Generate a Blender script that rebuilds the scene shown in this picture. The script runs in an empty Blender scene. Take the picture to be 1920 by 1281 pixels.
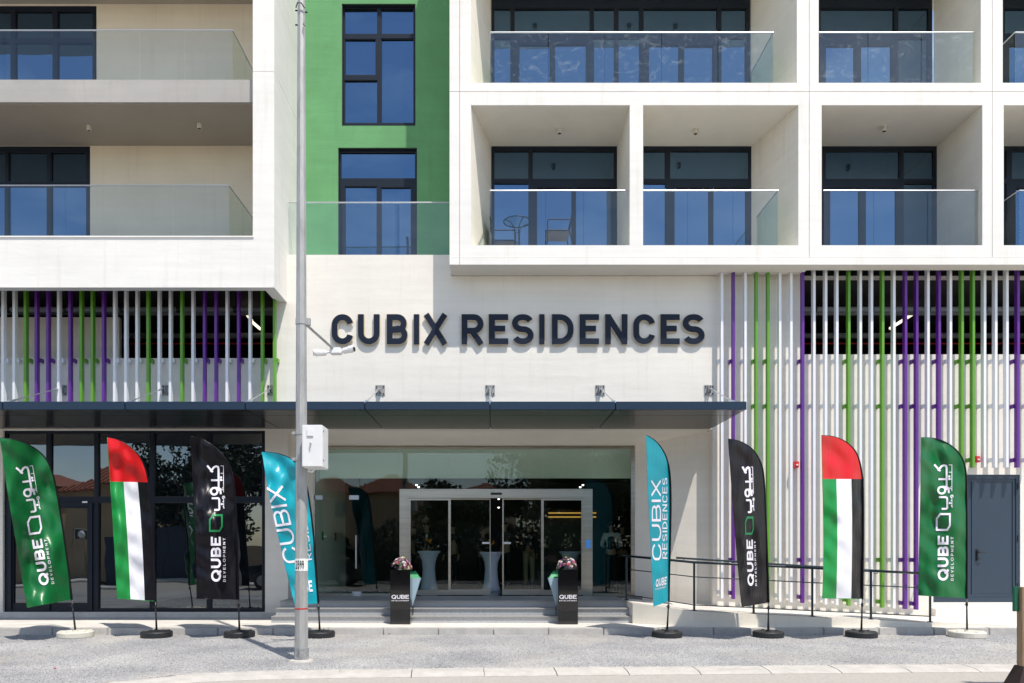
import bpy, bmesh, math, random
import numpy as np
from mathutils import Vector, Matrix, noise as mnoise
random.seed(7); rng = np.random.default_rng(7)
R = math.radians
scene = bpy.context.scene
C = scene.collection
# ------------------------------------------------------------------ camera, sky, sun, exposure
FPX, CX, CY, EYE = 1395.0, 925.0, 1025.0, 1.6     # focal length in photo pixels, level camera with a risen lens
cam = bpy.data.objects.new('camera', bpy.data.cameras.new('camera')); C.objects.link(cam)
cam.location = (0, 0, EYE); cam.rotation_euler = (R(90), 0, 0)
cam.data.sensor_width = 36; cam.data.lens = FPX/1920*36
cam.data.shift_x = (960-CX)/1920; cam.data.shift_y = (CY-640.5)/1920
cam.data.clip_end = 2000; scene.camera = cam
SUN = Vector((.38, -.60, 1.47)).normalized()       # towards the sun
elev = math.asin(SUN.z); rot = math.atan2(SUN.x, SUN.y)
world = bpy.data.worlds.new('World'); scene.world = world; world.use_nodes = True
wn = world.node_tree.nodes; wl = world.node_tree.links
bg = wn['Background']; sky = wn.new('ShaderNodeTexSky'); sky.sky_type = 'NISHITA'; sky.sun_disc = False
sky.sun_elevation = elev; sky.sun_rotation = rot; sky.air_density = 1.0; sky.dust_density = .6; sky.ozone_density = 2.5
tn = wn.new('ShaderNodeMixRGB'); tn.blend_type = 'MULTIPLY'; tn.inputs[0].default_value = 1; tn.inputs[2].default_value = (1.05, .98, .90, 1); wl.new(sky.outputs[0], tn.inputs[1]); 
tcd = wn.new('ShaderNodeTexCoord'); mpn = wn.new('ShaderNodeMapping'); mpn.inputs['Scale'].default_value = (1.2, 3.5, 5.0); mpn.inputs['Rotation'].default_value = (.3, .2, .5); wl.new(tcd.outputs['Generated'], mpn.inputs[0])
cn = wn.new('ShaderNodeTexNoise'); cn.inputs['Scale'].default_value = 1.6; cn.inputs['Detail'].default_value = 8; cn.inputs['Roughness'].default_value = .6; cn.inputs['Distortion'].default_value = .6; wl.new(mpn.outputs[0], cn.inputs[0])
cr = wn.new('ShaderNodeValToRGB'); cr.color_ramp.elements[0].position = .46; cr.color_ramp.elements[1].position = .78; cr.color_ramp.elements[1].color = (.45, .45, .45, 1); wl.new(cn.outputs['Fac'], cr.inputs[0])
cm_ = wn.new('ShaderNodeMixRGB'); cm_.inputs[2].default_value = (9, 9, 9.2, 1); wl.new(cr.outputs[0], cm_.inputs[0]); wl.new(tn.outputs[0], cm_.inputs[1])     # thin high cirrus
wl.new(cm_.outputs[0], bg.inputs[0]); bg.inputs[1].default_value = .15
sl = bpy.data.lights.new('sun', 'SUN'); sl.energy = 3.7; sl.angle = R(.53); sl.color = (1, .94, .845)
so = bpy.data.objects.new('sun', sl); C.objects.link(so); so.location = (8, -12, 30)
so.rotation_euler = SUN.to_track_quat('Z', 'Y').to_euler()
vs = scene.view_settings; vs.view_transform = 'Standard'; vs.look = 'None'; vs.gamma = 1; vs.use_curve_mapping = False
vs.exposure = .50
scene.cycles.max_bounces = 8; scene.cycles.transparent_max_bounces = 16

def X(px, D): return (px-CX)*D/FPX
def Z(py, D): return EYE+(CY-py)*D/FPX
def P(px, py, D): return Vector((X(px, D), D, Z(py, D)))

# ------------------------------------------------------------------ materials
def nodemat(name):
    m = bpy.data.materials.new(name); m.use_nodes = True
    return m, m.node_tree.nodes, m.node_tree.links, m.node_tree.nodes['Principled BSDF']
def mat(name, col, rough=.6, metal=0., var=0., vscale=3., bump=0., bscale=60., col2=None, coat=0., spec=None, stretch=None, emit=None, bdist=.01, streak=0.):
    m, n, l, b = nodemat(name)
    b.inputs['Base Color'].default_value = (*col, 1); b.inputs['Roughness'].default_value = rough
    b.inputs['Metallic'].default_value = metal; b.inputs['Coat Weight'].default_value = coat
    if spec is not None: b.inputs['Specular IOR Level'].default_value = spec
    if emit: b.inputs['Emission Color'].default_value = (*emit[0], 1); b.inputs['Emission Strength'].default_value = emit[1]
    if var or bump or streak:
        g = n.new('ShaderNodeNewGeometry'); mp = n.new('ShaderNodeMapping'); l.new(g.outputs['Position'], mp.inputs[0])
        if stretch: mp.inputs['Scale'].default_value = stretch
    if var:
        t = n.new('ShaderNodeTexNoise'); t.inputs['Scale'].default_value = vscale; t.inputs['Detail'].default_value = 6; t.inputs['Roughness'].default_value = .65
        l.new(mp.outputs[0], t.inputs[0])
        r = n.new('ShaderNodeValToRGB'); r.color_ramp.elements[0].position = .3; r.color_ramp.elements[1].position = .7
        c2 = col2 or tuple(c*(1-var) for c in col)
        r.color_ramp.elements[0].color = (*c2, 1); r.color_ramp.elements[1].color = (*col, 1)
        l.new(t.outputs['Fac'], r.inputs[0]); out = r.outputs[0]
        if streak:
            mp2 = n.new('ShaderNodeMapping'); l.new(g.outputs['Position'], mp2.inputs[0]); mp2.inputs['Scale'].default_value = (5, 5, .35)
            t2 = n.new('ShaderNodeTexNoise'); t2.inputs['Scale'].default_value = 1.6; t2.inputs['Detail'].default_value = 5; l.new(mp2.outputs[0], t2.inputs[0])
            r2 = n.new('ShaderNodeValToRGB'); r2.color_ramp.elements[0].position = .52; r2.color_ramp.elements[1].position = .75
            r2.color_ramp.elements[0].color = (0, 0, 0, 1); r2.color_ramp.elements[1].color = (streak, streak, streak, 1); l.new(t2.outputs['Fac'], r2.inputs[0])
            mx = n.new('ShaderNodeMixRGB'); mx.blend_type = 'MULTIPLY'; l.new(r2.outputs[0], mx.inputs[0]); l.new(out, mx.inputs[1]); mx.inputs[2].default_value = (.72, .66, .56, 1)
            out = mx.outputs[0]
        l.new(out, b.inputs['Base Color'])
    if bump:
        t = n.new('ShaderNodeTexNoise'); t.inputs['Scale'].default_value = bscale; t.inputs['Detail'].default_value = 5; l.new(mp.outputs[0], t.inputs[0])
        bp = n.new('ShaderNodeBump'); bp.inputs['Strength'].default_value = bump; bp.inputs['Distance'].default_value = bdist
        l.new(t.outputs['Fac'], bp.inputs['Height']); l.new(bp.outputs[0], b.inputs['Normal'])
    return m
def plaster(name, col, var=.09, streak=.35):
    streak *= 1.5; var *= 1.5
    m, n, l, b = nodemat(name)
    g = n.new('ShaderNodeNewGeometry')
    def nz(scale, det, st=(1, 1, 1)):
        mp = n.new('ShaderNodeMapping'); l.new(g.outputs['Position'], mp.inputs[0]); mp.inputs['Scale'].default_value = st
        t = n.new('ShaderNodeTexNoise'); t.inputs['Scale'].default_value = scale; t.inputs['Detail'].default_value = det; t.inputs['Roughness'].default_value = .6
        l.new(mp.outputs[0], t.inputs[0]); return t.outputs['Fac']
    def ramp(f, a, b_, ca, cb):
        r = n.new('ShaderNodeValToRGB'); e = r.color_ramp.elements; e[0].position = a; e[1].position = b_; e[0].color = (*ca, 1); e[1].color = (*cb, 1); l.new(f, r.inputs[0]); return r.outputs[0]
    def mul(fac, a, bcol):
        x = n.new('ShaderNodeMixRGB'); x.blend_type = 'MULTIPLY'; x.inputs[0].default_value = 1
        if not isinstance(fac, float): l.new(fac, x.inputs[0])
        else: x.inputs[0].default_value = fac
        l.new(a, x.inputs[1])
        if isinstance(bcol, tuple): x.inputs[2].default_value = (*bcol, 1)
        else: l.new(bcol, x.inputs[2])
        return x.outputs[0]
    base = ramp(nz(.9, 5), .3, .7, tuple(c*(1-var) for c in col), col)
    hz = ramp(nz(1.1, 4, (.25, .25, 7)), .35, .65, (.955, .955, .95), (1, 1, 1))      # trowel and joint bands
    st = ramp(nz(1.5, 5, (5, 5, .3)), .56, .8, (0, 0, 0), (streak,)*3)
    c = mul(1.0, base, hz); c = mul(st, c, (.80, .74, .64))
    l.new(c, b.inputs['Base Color']); b.inputs['Roughness'].default_value = .85; b.inputs['Specular IOR Level'].default_value = .25
    bp = n.new('ShaderNodeBump'); bp.inputs['Strength'].default_value = .5; bp.inputs['Distance'].default_value = .004; l.new(nz(70, 4), bp.inputs['Height'])
    bp2 = n.new('ShaderNodeBump'); bp2.inputs['Strength'].default_value = .5; bp2.inputs['Distance'].default_value = .012; l.new(nz(2.2, 4, (.6, .6, 2)), bp2.inputs['Height'])
    l.new(bp.outputs[0], bp2.inputs['Normal']); l.new(bp2.outputs[0], b.inputs['Normal'])
    return m
def glassmat(name, tint, ior, refl_tint=(1, 1, 1), opaque=None, base=0., wav=.0, smudge=0., rough=.0):
    m, n, l, b = nodemat(name); n.remove(b); out = n['Material Output']
    gl = n.new('ShaderNodeBsdfGlossy'); gl.inputs['Roughness'].default_value = rough; gl.inputs[0].default_value = (*refl_tint, 1)
    if opaque: t = n.new('ShaderNodeBsdfDiffuse'); t.inputs[0].default_value = (*opaque, 1)
    else: t = n.new('ShaderNodeBsdfTransparent'); t.inputs[0].default_value = (*tint, 1)
    fr = n.new('ShaderNodeFresnel'); fr.inputs[0].default_value = ior
    g = n.new('ShaderNodeNewGeometry')
    mr = n.new('ShaderNodeMapRange'); mr.inputs['To Min'].default_value = ior; mr.inputs['To Max'].default_value = 1/ior; l.new(g.outputs['Backfacing'], mr.inputs['Value']); l.new(mr.outputs[0], fr.inputs[0])
    if wav:
        tx = n.new('ShaderNodeTexNoise'); tx.inputs['Scale'].default_value = .9; tx.inputs['Detail'].default_value = 2; l.new(g.outputs['Position'], tx.inputs[0])
        v1 = n.new('ShaderNodeVectorMath'); v1.operation = 'SUBTRACT'; l.new(tx.outputs['Color'], v1.inputs[0]); v1.inputs[1].default_value = (.5, .5, .5)
        v2 = n.new('ShaderNodeVectorMath'); v2.operation = 'SCALE'; l.new(v1.outputs[0], v2.inputs[0]); v2.inputs['Scale'].default_value = wav
        v3 = n.new('ShaderNodeVectorMath'); v3.operation = 'ADD'; l.new(v2.outputs[0], v3.inputs[0]); l.new(g.outputs['Normal'], v3.inputs[1])
        v4 = n.new('ShaderNodeVectorMath'); v4.operation = 'NORMALIZE'; l.new(v3.outputs[0], v4.inputs[0]); l.new(v4.outputs[0], gl.inputs['Normal'])
    mx = n.new('ShaderNodeMixShader')
    ad = n.new('ShaderNodeMath'); ad.operation = 'MULTIPLY_ADD'; ad.use_clamp = True; ad.inputs[1].default_value = 1-base; ad.inputs[2].default_value = base
    nb = n.new('ShaderNodeMath'); nb.operation = 'SUBTRACT'; nb.inputs[0].default_value = 1; l.new(g.outputs['Backfacing'], nb.inputs[1])
    nm = n.new('ShaderNodeMath'); nm.operation = 'MULTIPLY'; l.new(ad.outputs[0], nm.inputs[0]); l.new(nb.outputs[0], nm.inputs[1])
    l.new(fr.outputs[0], ad.inputs[0]); l.new(nm.outputs[0], mx.inputs[0]); l.new(t.outputs[0], mx.inputs[1]); l.new(gl.outputs[0], mx.inputs[2])
    last = mx.outputs[0]
    if smudge:
        mp = n.new('ShaderNodeMapping'); l.new(g.outputs['Position'], mp.inputs[0]); mp.inputs['Scale'].default_value = (1.2, 1.2, 1.6)
        tx = n.new('ShaderNodeTexNoise'); tx.inputs['Scale'].default_value = 2.6; tx.inputs['Detail'].default_value = 9; tx.inputs['Roughness'].default_value = .75; tx.inputs['Distortion'].default_value = 2.2; l.new(mp.outputs[0], tx.inputs[0])
        r = n.new('ShaderNodeValToRGB'); r.color_ramp.elements[0].position = .54; r.color_ramp.elements[1].position = .8
        r.color_ramp.elements[1].color = (smudge,)*3+(1,); l.new(tx.outputs['Fac'], r.inputs[0])
        df = n.new('ShaderNodeBsdfDiffuse'); df.inputs[0].default_value = (.8, .8, .8, 1)
        m2 = n.new('ShaderNodeMixShader'); l.new(r.outputs[0], m2.inputs[0]); l.new(last, m2.inputs[1]); l.new(df.outputs[0], m2.inputs[2]); last = m2.outputs[0]
    l.new(last, out.inputs[0]); return m
def satin(name, col, rough=.33, spec=.45):
    m, n, l, b = nodemat(name)
    b.inputs['Base Color'].default_value = (*col, 1); b.inputs['Roughness'].default_value = rough
    b.inputs['Specular IOR Level'].default_value = spec
    g = n.new('ShaderNodeNewGeometry'); mp = n.new('ShaderNodeMapping'); l.new(g.outputs['Position'], mp.inputs[0]); mp.inputs['Scale'].default_value = (3.2, 3.2, 1.1); mp.inputs['Rotation'].default_value = (0, .5, 0)
    t = n.new('ShaderNodeTexNoise'); t.inputs['Scale'].default_value = 2.0; t.inputs['Detail'].default_value = 5; t.inputs['Distortion'].default_value = 1.6; l.new(mp.outputs[0], t.inputs[0])
    bp = n.new('ShaderNodeBump'); bp.inputs['Strength'].default_value = .45; bp.inputs['Distance'].default_value = .016; l.new(t.outputs['Fac'], bp.inputs['Height']); l.new(bp.outputs[0], b.inputs['Normal'])
    return m

M = {}
M['white'] = plaster('white_plaster', (.85, .825, .79), .05, .3)
M['cream'] = plaster('cream_plaster', (.84, .79, .70), .06, .3)
M['balc'] = plaster('balcony_plaster', (.82, .73, .58), .06, .25)
M['wall'] = plaster('warm_white_plaster', (.83, .79, .725), .05, .25)
M['greyslab'] = plaster('grey_slab_paint', (.44, .42, .40), .1, .4)
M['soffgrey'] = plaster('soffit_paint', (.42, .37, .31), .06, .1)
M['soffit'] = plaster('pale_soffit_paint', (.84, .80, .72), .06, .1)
M['green'] = plaster('green_plaster', (.150, .375, .165), .13, .2)
M['wingl'] = glassmat('window_glass', (0, 0, 0), 1.5, (.36, .63, 1.0), opaque=(.006, .010, .012), base=.25, wav=.02)
M['shopgl'] = glassmat('shop_glass', (0, 0, 0), 1.5, (.85, .93, 1.0), opaque=(.004, .006, .008), base=.15, wav=.02)
M['lobgl'] = glassmat('lobby_glass', (.90, .96, .91), 1.5, (.85, .95, 1.0), base=.03, wav=.008)
M['balgl'] = glassmat('balustrade_glass', (.915, .94, .94), 1.5, (.9, .96, 1), base=.03)
M['balglS'] = glassmat('smeared_balustrade_glass', (.90, .945, .93), 1.5, (.9, .96, 1), base=.06, smudge=.17)
M['balside'] = glassmat('side_balustrade_glass', (.88, .93, .90), 1.22, (.9, .96, 1))
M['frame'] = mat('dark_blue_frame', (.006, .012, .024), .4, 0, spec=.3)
M['rail'] = mat('brushed_rail', (.58, .60, .64), .35, .9)
M['steel'] = mat('stainless_steel', (.66, .61, .53), .32, .95, var=.25, vscale=2, bump=.05, bscale=30, stretch=(.3, 1, 8))
M['canopy'] = mat('canopy_navy_metal', (.014, .032, .062), .35, .1, var=.12, vscale=1.3)
M['soffp'] = mat('canopy_soffit_metal', (.012, .016, .020), .22, 0, spec=.35, var=.15, vscale=1.0)
M['swhite'] = mat('white_slat_paint', (.80, .81, .84), .38, var=.05, vscale=5)
M['spurple'] = mat('purple_slat_paint', (.125, .022, .27), .35, var=.1, vscale=5)
M['sgreen'] = mat('green_slat_paint', (.125, .34, .03), .35, var=.1, vscale=5)
M['navy'] = mat('navy_letter_face', (.007, .013, .030), .45, spec=.25)
M['gold'] = mat('cream_letter_rim', (.62, .50, .33), .5)
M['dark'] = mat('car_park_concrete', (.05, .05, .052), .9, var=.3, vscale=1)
M['pipe'] = mat('grey_pipe', (.24, .26, .28), .5)
M['redp'] = mat('red_pipe', (.4, .02, .015), .5)
M['tube'] = mat('lit_tube_lamp', (.9, .85, .75), .5, emit=((1, .86, .68), 1.1))
M['amber'] = mat('amber_light_strip', (.6, .35, .08), .5, emit=((1, .55, .12), .35))
M['spot'] = mat('lit_spot_lamp', (.9, .9, .9), .5, emit=((1, .93, .85), 2.5))
M['door'] = mat('door_blue_paint', (.030, .050, .078), .42, var=.1, vscale=2)
M['black'] = mat('black_plastic', (.012, .012, .014), .4)
M['blackg'] = mat('black_gloss', (.006, .006, .007), .08, coat=.4)
M['gravel'] = None
M['side'] = mat('pavement_concrete', (.70, .665, .62), .85, var=.24, vscale=1.6, bump=.4, bscale=50, streak=.15)
M['kerb'] = mat('kerb_concrete', (.52, .50, .475), .85, var=.25, vscale=5, bump=.6, bscale=45)
M['kerb2'] = mat('worn_kerb_concrete', (.52, .49, .455), .9, var=.28, vscale=4, bump=.9, bscale=30)
M['asph'] = mat('pale_worn_asphalt', (.44, .41, .375), .9, var=.25, vscale=25, bump=.8, bscale=120)
M['asphd'] = mat('asphalt', (.40, .37, .33), .9, var=.25, vscale=25, bump=.5, bscale=120)
M['step'] = mat('speckled_step_stone', (.50, .51, .52), .5, var=.35, vscale=42, bump=.15, bscale=60)
M['tread'] = mat('dark_tread_stone', (.36, .36, .36), .45, var=.3, vscale=30)  # treads in a darker tone than the step stone under them
M['earth'] = mat('earth', (.50, .44, .36), .95, var=.3, vscale=.5)
M['pole'] = mat('galvanised_steel', (.46, .46, .45), .5, .25, var=.35, vscale=9, bump=.15, bscale=40, stretch=(1, 1, .25))
M['cab'] = mat('white_cabinet_paint', (.80, .80, .80), .42, var=.08, vscale=6)
M['cctv'] = mat('white_plastic', (.82, .82, .82), .35)
M['railp'] = mat('dark_teal_rail_paint', (.018, .034, .045), .35, .2)
M['cream2'] = mat('cream_base', (.66, .63, .55), .7, var=.2, vscale=8, bump=.5, bscale=40)
M['rubber'] = mat('black_rubber', (.015, .016, .018), .55, bump=.6, bscale=60)
M['fgreen'] = satin('green_satin', (.004, .125, .030))
M['fblack'] = satin('black_satin', (.005, .004, .007), .30, .28)
M['fteal'] = satin('teal_satin', (.004, .32, .40))
M['fred'] = satin('red_satin', (.62, .004, .006))
M['fgrn2'] = satin('flag_green_satin', (.008, .24, .045))
M['fwhite'] = satin('white_satin', (.78, .77, .82))
M['print'] = mat('white_print', (.80, .76, .84), .6)
M['printg'] = mat('green_print', (.01, .22, .07), .5)
M['cloth'] = mat('white_table_cloth', (.72, .73, .92), .8, bump=.2, bscale=6, bdist=.03)
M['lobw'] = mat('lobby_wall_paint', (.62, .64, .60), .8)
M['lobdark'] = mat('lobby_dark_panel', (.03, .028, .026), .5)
M['lobfl'] = mat('lobby_floor_tile', (.22, .22, .23), .18, var=.2, vscale=2)
M['wood'] = mat('weathered_wood', (.36, .25, .15), .75, var=.4, vscale=6, stretch=(6, 6, .6), bump=.4, bscale=30)
M['signg'] = mat('sign_green_paint', (.008, .11, .06), .5)
M['red'] = mat('red_alarm_plastic', (.62, .02, .02), .35)
M['skin'] = mat('skin', (.40, .24, .16), .55)
M['hair'] = mat('dark_hair', (.012, .009, .008), .6)
M['suit'] = mat('dark_suit_cloth', (.012, .013, .018), .8)
M['shirt'] = mat('pale_shirt_cloth', (.60, .62, .66), .8)
M['beige'] = mat('beige_trouser_cloth', (.42, .35, .22), .8)
M['charc'] = mat('charcoal_cloth', (.035, .035, .042), .8)
M['shoe'] = mat('black_shoe_leather', (.01, .01, .01), .4)
M['bark'] = mat('bark', (.11, .075, .05), .9, var=.4, vscale=8)
M['leaf'] = mat('leaf_green', (.045, .080, .020), .6, var=.5, vscale=3)
M['leafd'] = mat('dark_leaf_green', (.016, .042, .012), .6, var=.5, vscale=3)
M['tile'] = mat('terracotta_tile', (.34, .105, .055), .8, var=.4, vscale=4)
M['villa'] = mat('villa_stucco', (.55, .42, .27), .9, var=.12, vscale=1.5)
M['bwall'] = mat('boundary_wall_render', (.40, .31, .21), .9, var=.2, vscale=1.5)
M['navyf'] = mat('navy_hoarding', (.012, .025, .06), .5)
M['vglass'] = mat('villa_window_glass', (.02, .03, .04), .1)
M['carp'] = mat('black_car_paint', (.012, .013, .016), .15, .3, coat=1)
M['pblue'] = mat('pale_blue_board', (.36, .50, .60), .5, var=.1, vscale=8)
M['gtip'] = mat('bright_green_board', (.0, .28, .09), .5)
M['plate'] = mat('number_plate_white', (.82, .82, .80), .5)
M['ink'] = mat('black_ink', (.01, .01, .01), .5)
M['redtape'] = mat('red_tape', (.5, .02, .02), .5)

# ------------------------------------------------------------------ mesh helpers
def obj(name, bm, m, parent=None, smooth=False, **props):
    if isinstance(bm, bmesh.types.BMesh):
        me = bpy.data.meshes.new(name); bmesh.ops.recalc_face_normals(bm, faces=bm.faces); bm.to_mesh(me); bm.free()
    else: me = bm
    for mm in (m if isinstance(m, (list, tuple)) else [m]): me.materials.append(mm)
    if smooth:
        for p in me.polygons: p.use_smooth = True
    o = bpy.data.objects.new(name, me); C.objects.link(o)
    if parent:
        o.parent = parent
        if parent.type == 'EMPTY': o.matrix_parent_inverse = Matrix.Translation(-parent.location)
    for k, v in props.items(): o[k] = v
    return o
def tag(o, label, cat, group=None):
    o['label'] = label; o['category'] = cat
    if group: o['group'] = group
    return o
def thing(name, label, cat, loc=(0, 0, 0), group=None):
    o = bpy.data.objects.new(name, None); C.objects.link(o); o.location = loc; o.empty_display_size = .2
    return tag(o, label, cat, group)
def BM(): return bmesh.new()
def box(bm, x0, x1, y0, y1, z0, z1, bev=0.):
    v = [bm.verts.new((x, y, z)) for z in (z0, z1) for y in (y0, y1) for x in (x0, x1)]
    fs = [bm.faces.new([v[i] for i in q]) for q in ((0, 1, 3, 2), (4, 6, 7, 5), (0, 4, 5, 1), (2, 3, 7, 6), (0, 2, 6, 4), (1, 5, 7, 3))]
    if bev: bmesh.ops.bevel(bm, geom=list({e for f in fs for e in f.edges}), offset=bev, segments=2, affect='EDGES')
    return bm
def prism(bm, pts, z0, z1):
    a = [bm.verts.new((x, y, z0)) for x, y in pts]; b = [bm.verts.new((x, y, z1)) for x, y in pts]; n = len(pts)
    bm.faces.new(a); bm.faces.new(b[::-1])
    for i in range(n): bm.faces.new((a[i], a[(i+1) % n], b[(i+1) % n], b[i]))
    return bm
def plate(bm, x0, x1, z0, z1, y0, y1, holes=()):
    """upright slab x0..x1, z0..z1 between depths y0 and y1 with rectangular holes, no inner faces"""
    xs = sorted({x0, x1, *[h[0] for h in holes], *[h[1] for h in holes]}); xs = [x for x in xs if x0 <= x <= x1]
    zs = sorted({z0, z1, *[h[2] for h in holes], *[h[3] for h in holes]}); zs = [z for z in zs if z0 <= z <= z1]
    solid = {}
    for i in range(len(xs)-1):
        for j in range(len(zs)-1):
            cx, cz = (xs[i]+xs[i+1])/2, (zs[j]+zs[j+1])/2
            solid[i, j] = not any(h[0] < cx < h[1] and h[2] < cz < h[3] for h in holes)
    vc = {}
    def V(i, j, k):
        if (i, j, k) not in vc: vc[i, j, k] = bm.verts.new((xs[i], (y0, y1)[k], zs[j]))
        return vc[i, j, k]
    for (i, j), s in solid.items():
        if not s: continue
        for k in (0, 1): bm.faces.new([V(i, j, k), V(i+1, j, k), V(i+1, j+1, k), V(i, j+1, k)])
        if not solid.get((i-1, j)): bm.faces.new([V(i, j, 0), V(i, j, 1), V(i, j+1, 1), V(i, j+1, 0)])
        if not solid.get((i+1, j)): bm.faces.new([V(i+1, j, 0), V(i+1, j, 1), V(i+1, j+1, 1), V(i+1, j+1, 0)])
        if not solid.get((i, j-1)): bm.faces.new([V(i, j, 0), V(i, j, 1), V(i+1, j, 1), V(i+1, j, 0)])
        if not solid.get((i, j+1)): bm.faces.new([V(i, j+1, 0), V(i, j+1, 1), V(i+1, j+1, 1), V(i+1, j+1, 0)])
    return bm
def tube(bm, pts, r, seg=8, caps=True):
    pts = [Vector(p) for p in pts]; rs = r if isinstance(r, (list, tuple)) else [r]*len(pts); rings = []
    up = None
    for i, p in enumerate(pts):
        d = (pts[min(i+1, len(pts)-1)]-pts[max(i-1, 0)]).normalized()
        if up is None: up = Vector((0, 0, 1)) if abs(d.z) < .9 else Vector((1, 0, 0))
        a = d.cross(up).normalized(); b = a.cross(d).normalized(); up = b
        rings.append([bm.verts.new(p+(a*math.cos(t)+b*math.sin(t))*rs[i]) for t in [2*math.pi*k/seg for k in range(seg)]])
    for q, w in zip(rings, rings[1:]):
        for k in range(seg): bm.faces.new((q[k], q[(k+1) % seg], w[(k+1) % seg], w[k]))
    if caps: bm.faces.new(rings[0]); bm.faces.new(rings[-1][::-1])
    return bm
def lathe(bm, c, prof, seg=24, sx=1., sy=1.):
    rings = [[bm.verts.new((c[0]+r*sx*math.cos(2*math.pi*k/seg), c[1]+r*sy*math.sin(2*math.pi*k/seg), c[2]+z)) for k in range(seg)] for r, z in prof]
    for q, w in zip(rings, rings[1:]):
        for k in range(seg): bm.faces.new((q[k], q[(k+1) % seg], w[(k+1) % seg], w[k]))
    bm.faces.new(rings[0]); bm.faces.new(rings[-1]); return bm
def rod(bm, a, b, r, seg=8): return tube(bm, [a, b], r, seg)
def copy_tree(o, parent=None):
    c = o.copy(); C.objects.link(c)
    if parent: c.parent = parent
    for ch in o.children: copy_tree(ch, c)
    return c

# ------------------------------------------------------------------ stroke lettering
def arc(cx, cy, rx, ry, a0, a1, n=10):
    return [(cx+rx*math.cos(R(a0+(a1-a0)*i/n)), cy+ry*math.sin(R(a0+(a1-a0)*i/n))) for i in range(n+1)]
def glyph(ch, t, w0=.58):
    """centre lines in a box of height 1; returns width and strokes (points, closed)"""
    a, b = t/2, 1-t/2; w = w0-t; r = w/2; S = []
    if ch == 'C': r2 = min(r, .32); S = [(arc(w-r2, b-r2, r2, r2, 12, 90)+arc(r2, b-r2, r2, r2, 90, 180)+arc(r2, a+r2, r2, r2, 180, 270)+arc(w-r2, a+r2, r2, r2, 270, 348), 0)]
    elif ch in 'OQ':
        if ch == 'Q' or w0 > .7: w = 1-t; r = w/2; S = [(arc(r, .5, r, r, 0, 360, 28)[:-1], 1)]
        else: r2 = r; S = [(arc(r2, b-r2, r2, r2, 0, 180)+arc(r2, a+r2, r2, r2, 180, 360), 1)]
        if ch == 'Q': S.append(([(r+.12, .36), (w+.02, .0)], 0))
    elif ch == 'U': S = [([(0, 1)]+arc(r, a+r, r, r, 180, 360, 14)+[(w, 1)], 0)]
    elif ch == 'B':
        q = (b-a)/4+.01; S = [([(0, b)]+arc(w-.03-q, b-q, q, q, 90, -90, 10)+[(0, b-2*q)], 1), ([(0, b-2*q+.0)]+arc(w-q, a+q, q, q, 90, -90, 10)+[(0, a)], 1)]
    elif ch == 'I': w = 0; S = [([(0, 0), (0, 1)], 0)]
    elif ch == 'X': w = w+t*.25; S = [([(0, 1), (w, 0)], 0), ([(0, 0), (w, 1)], 0)]
    elif ch == 'R':
        q = (b-.45)/2; S = [([(0, b)]+arc(w-q, b-q, q, q, 90, -90, 10)+[(0, b-2*q)], 0), ([(0, 0), (0, 1)], 0), ([(w*.45, .45), (w+.02, 0)], 0)]
    elif ch == 'E': w *= .92; S = [([(w+a, b), (0, b), (0, a), (w+a, a)], 0), ([(0, .52), (w, .52)], 0)]
    elif ch == 'F': S = [([(w+a, b), (0, b), (0, 0)], 0), ([(0, .52), (w, .52)], 0)]
    elif ch in 'S':
        q = (b-a)/4; S = [(arc(w-q*1.2, b-q, q*1.2, q, 25, 90, 5)+arc(q*1.2, b-q, q*1.2, q, 90, 270, 10)+arc(w-q*1.2, a+q, q*1.2, q, 90, -90, 10)+arc(q*1.2, a+q, q*1.2, q, 270, 205, 5), 0)]
    elif ch == 'D': q = min(w, .36); S = [([(0, b)]+arc(w-q, b-q, q, q, 90, 0, 7)+arc(w-q, a+q, q, q, 0, -90, 7)+[(0, a)], 1)]
    elif ch == 'N': S = [([(0, 0), (0, 1)], 0), ([(0, 1-t*.35), (w, t*.35)], 0), ([(w, 0), (w, 1)], 0)]
    elif ch == 'V': S = [([(0, 1), (w/2, a*.6), (w, 1)], 0)]
    elif ch == 'L': w *= .85; S = [([(0, 1), (0, a), (w+a, a)], 0)]
    elif ch == 'P': q = (b-.42)/2; S = [([(0, b)]+arc(w-q, b-q, q, q, 90, -90, 10)+[(0, b-2*q)], 0), ([(0, 0), (0, 1)], 0)]
    elif ch == 'M': w *= 1.25; S = [([(0, 0), (0, 1)], 0), ([(0, b), (w/2, .25), (w, b)], 0), ([(w, 0), (w, 1)], 0)]
    elif ch == 'T': S = [([(-a, b), (w+a, b)], 0), ([(w/2, 0), (w/2, b)], 0)]
    elif ch == '2': S = [(arc(w/2, b-w/2, w/2, w/2, 160, -20, 9)+[(0, a), (w+a, a)], 0)]
    elif ch == '5': q = .27; S = [([(w, b), (.02, b), (0, .56)]+arc(w/2, a+q, w/2, q, 110, -150, 12), 0)]
    elif ch == '9': S = [(arc(w/2, b-w/2, w/2, w/2, 0, 360, 14), 0), ([(w, b-w/2)]+[(w, .45)]+arc(w*.3, .42, w*.7, .42-a, 0, -80, 6), 0)]
    return w+t, [([(x+t/2, y) for x, y in pts], cl) for pts, cl in S]
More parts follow.
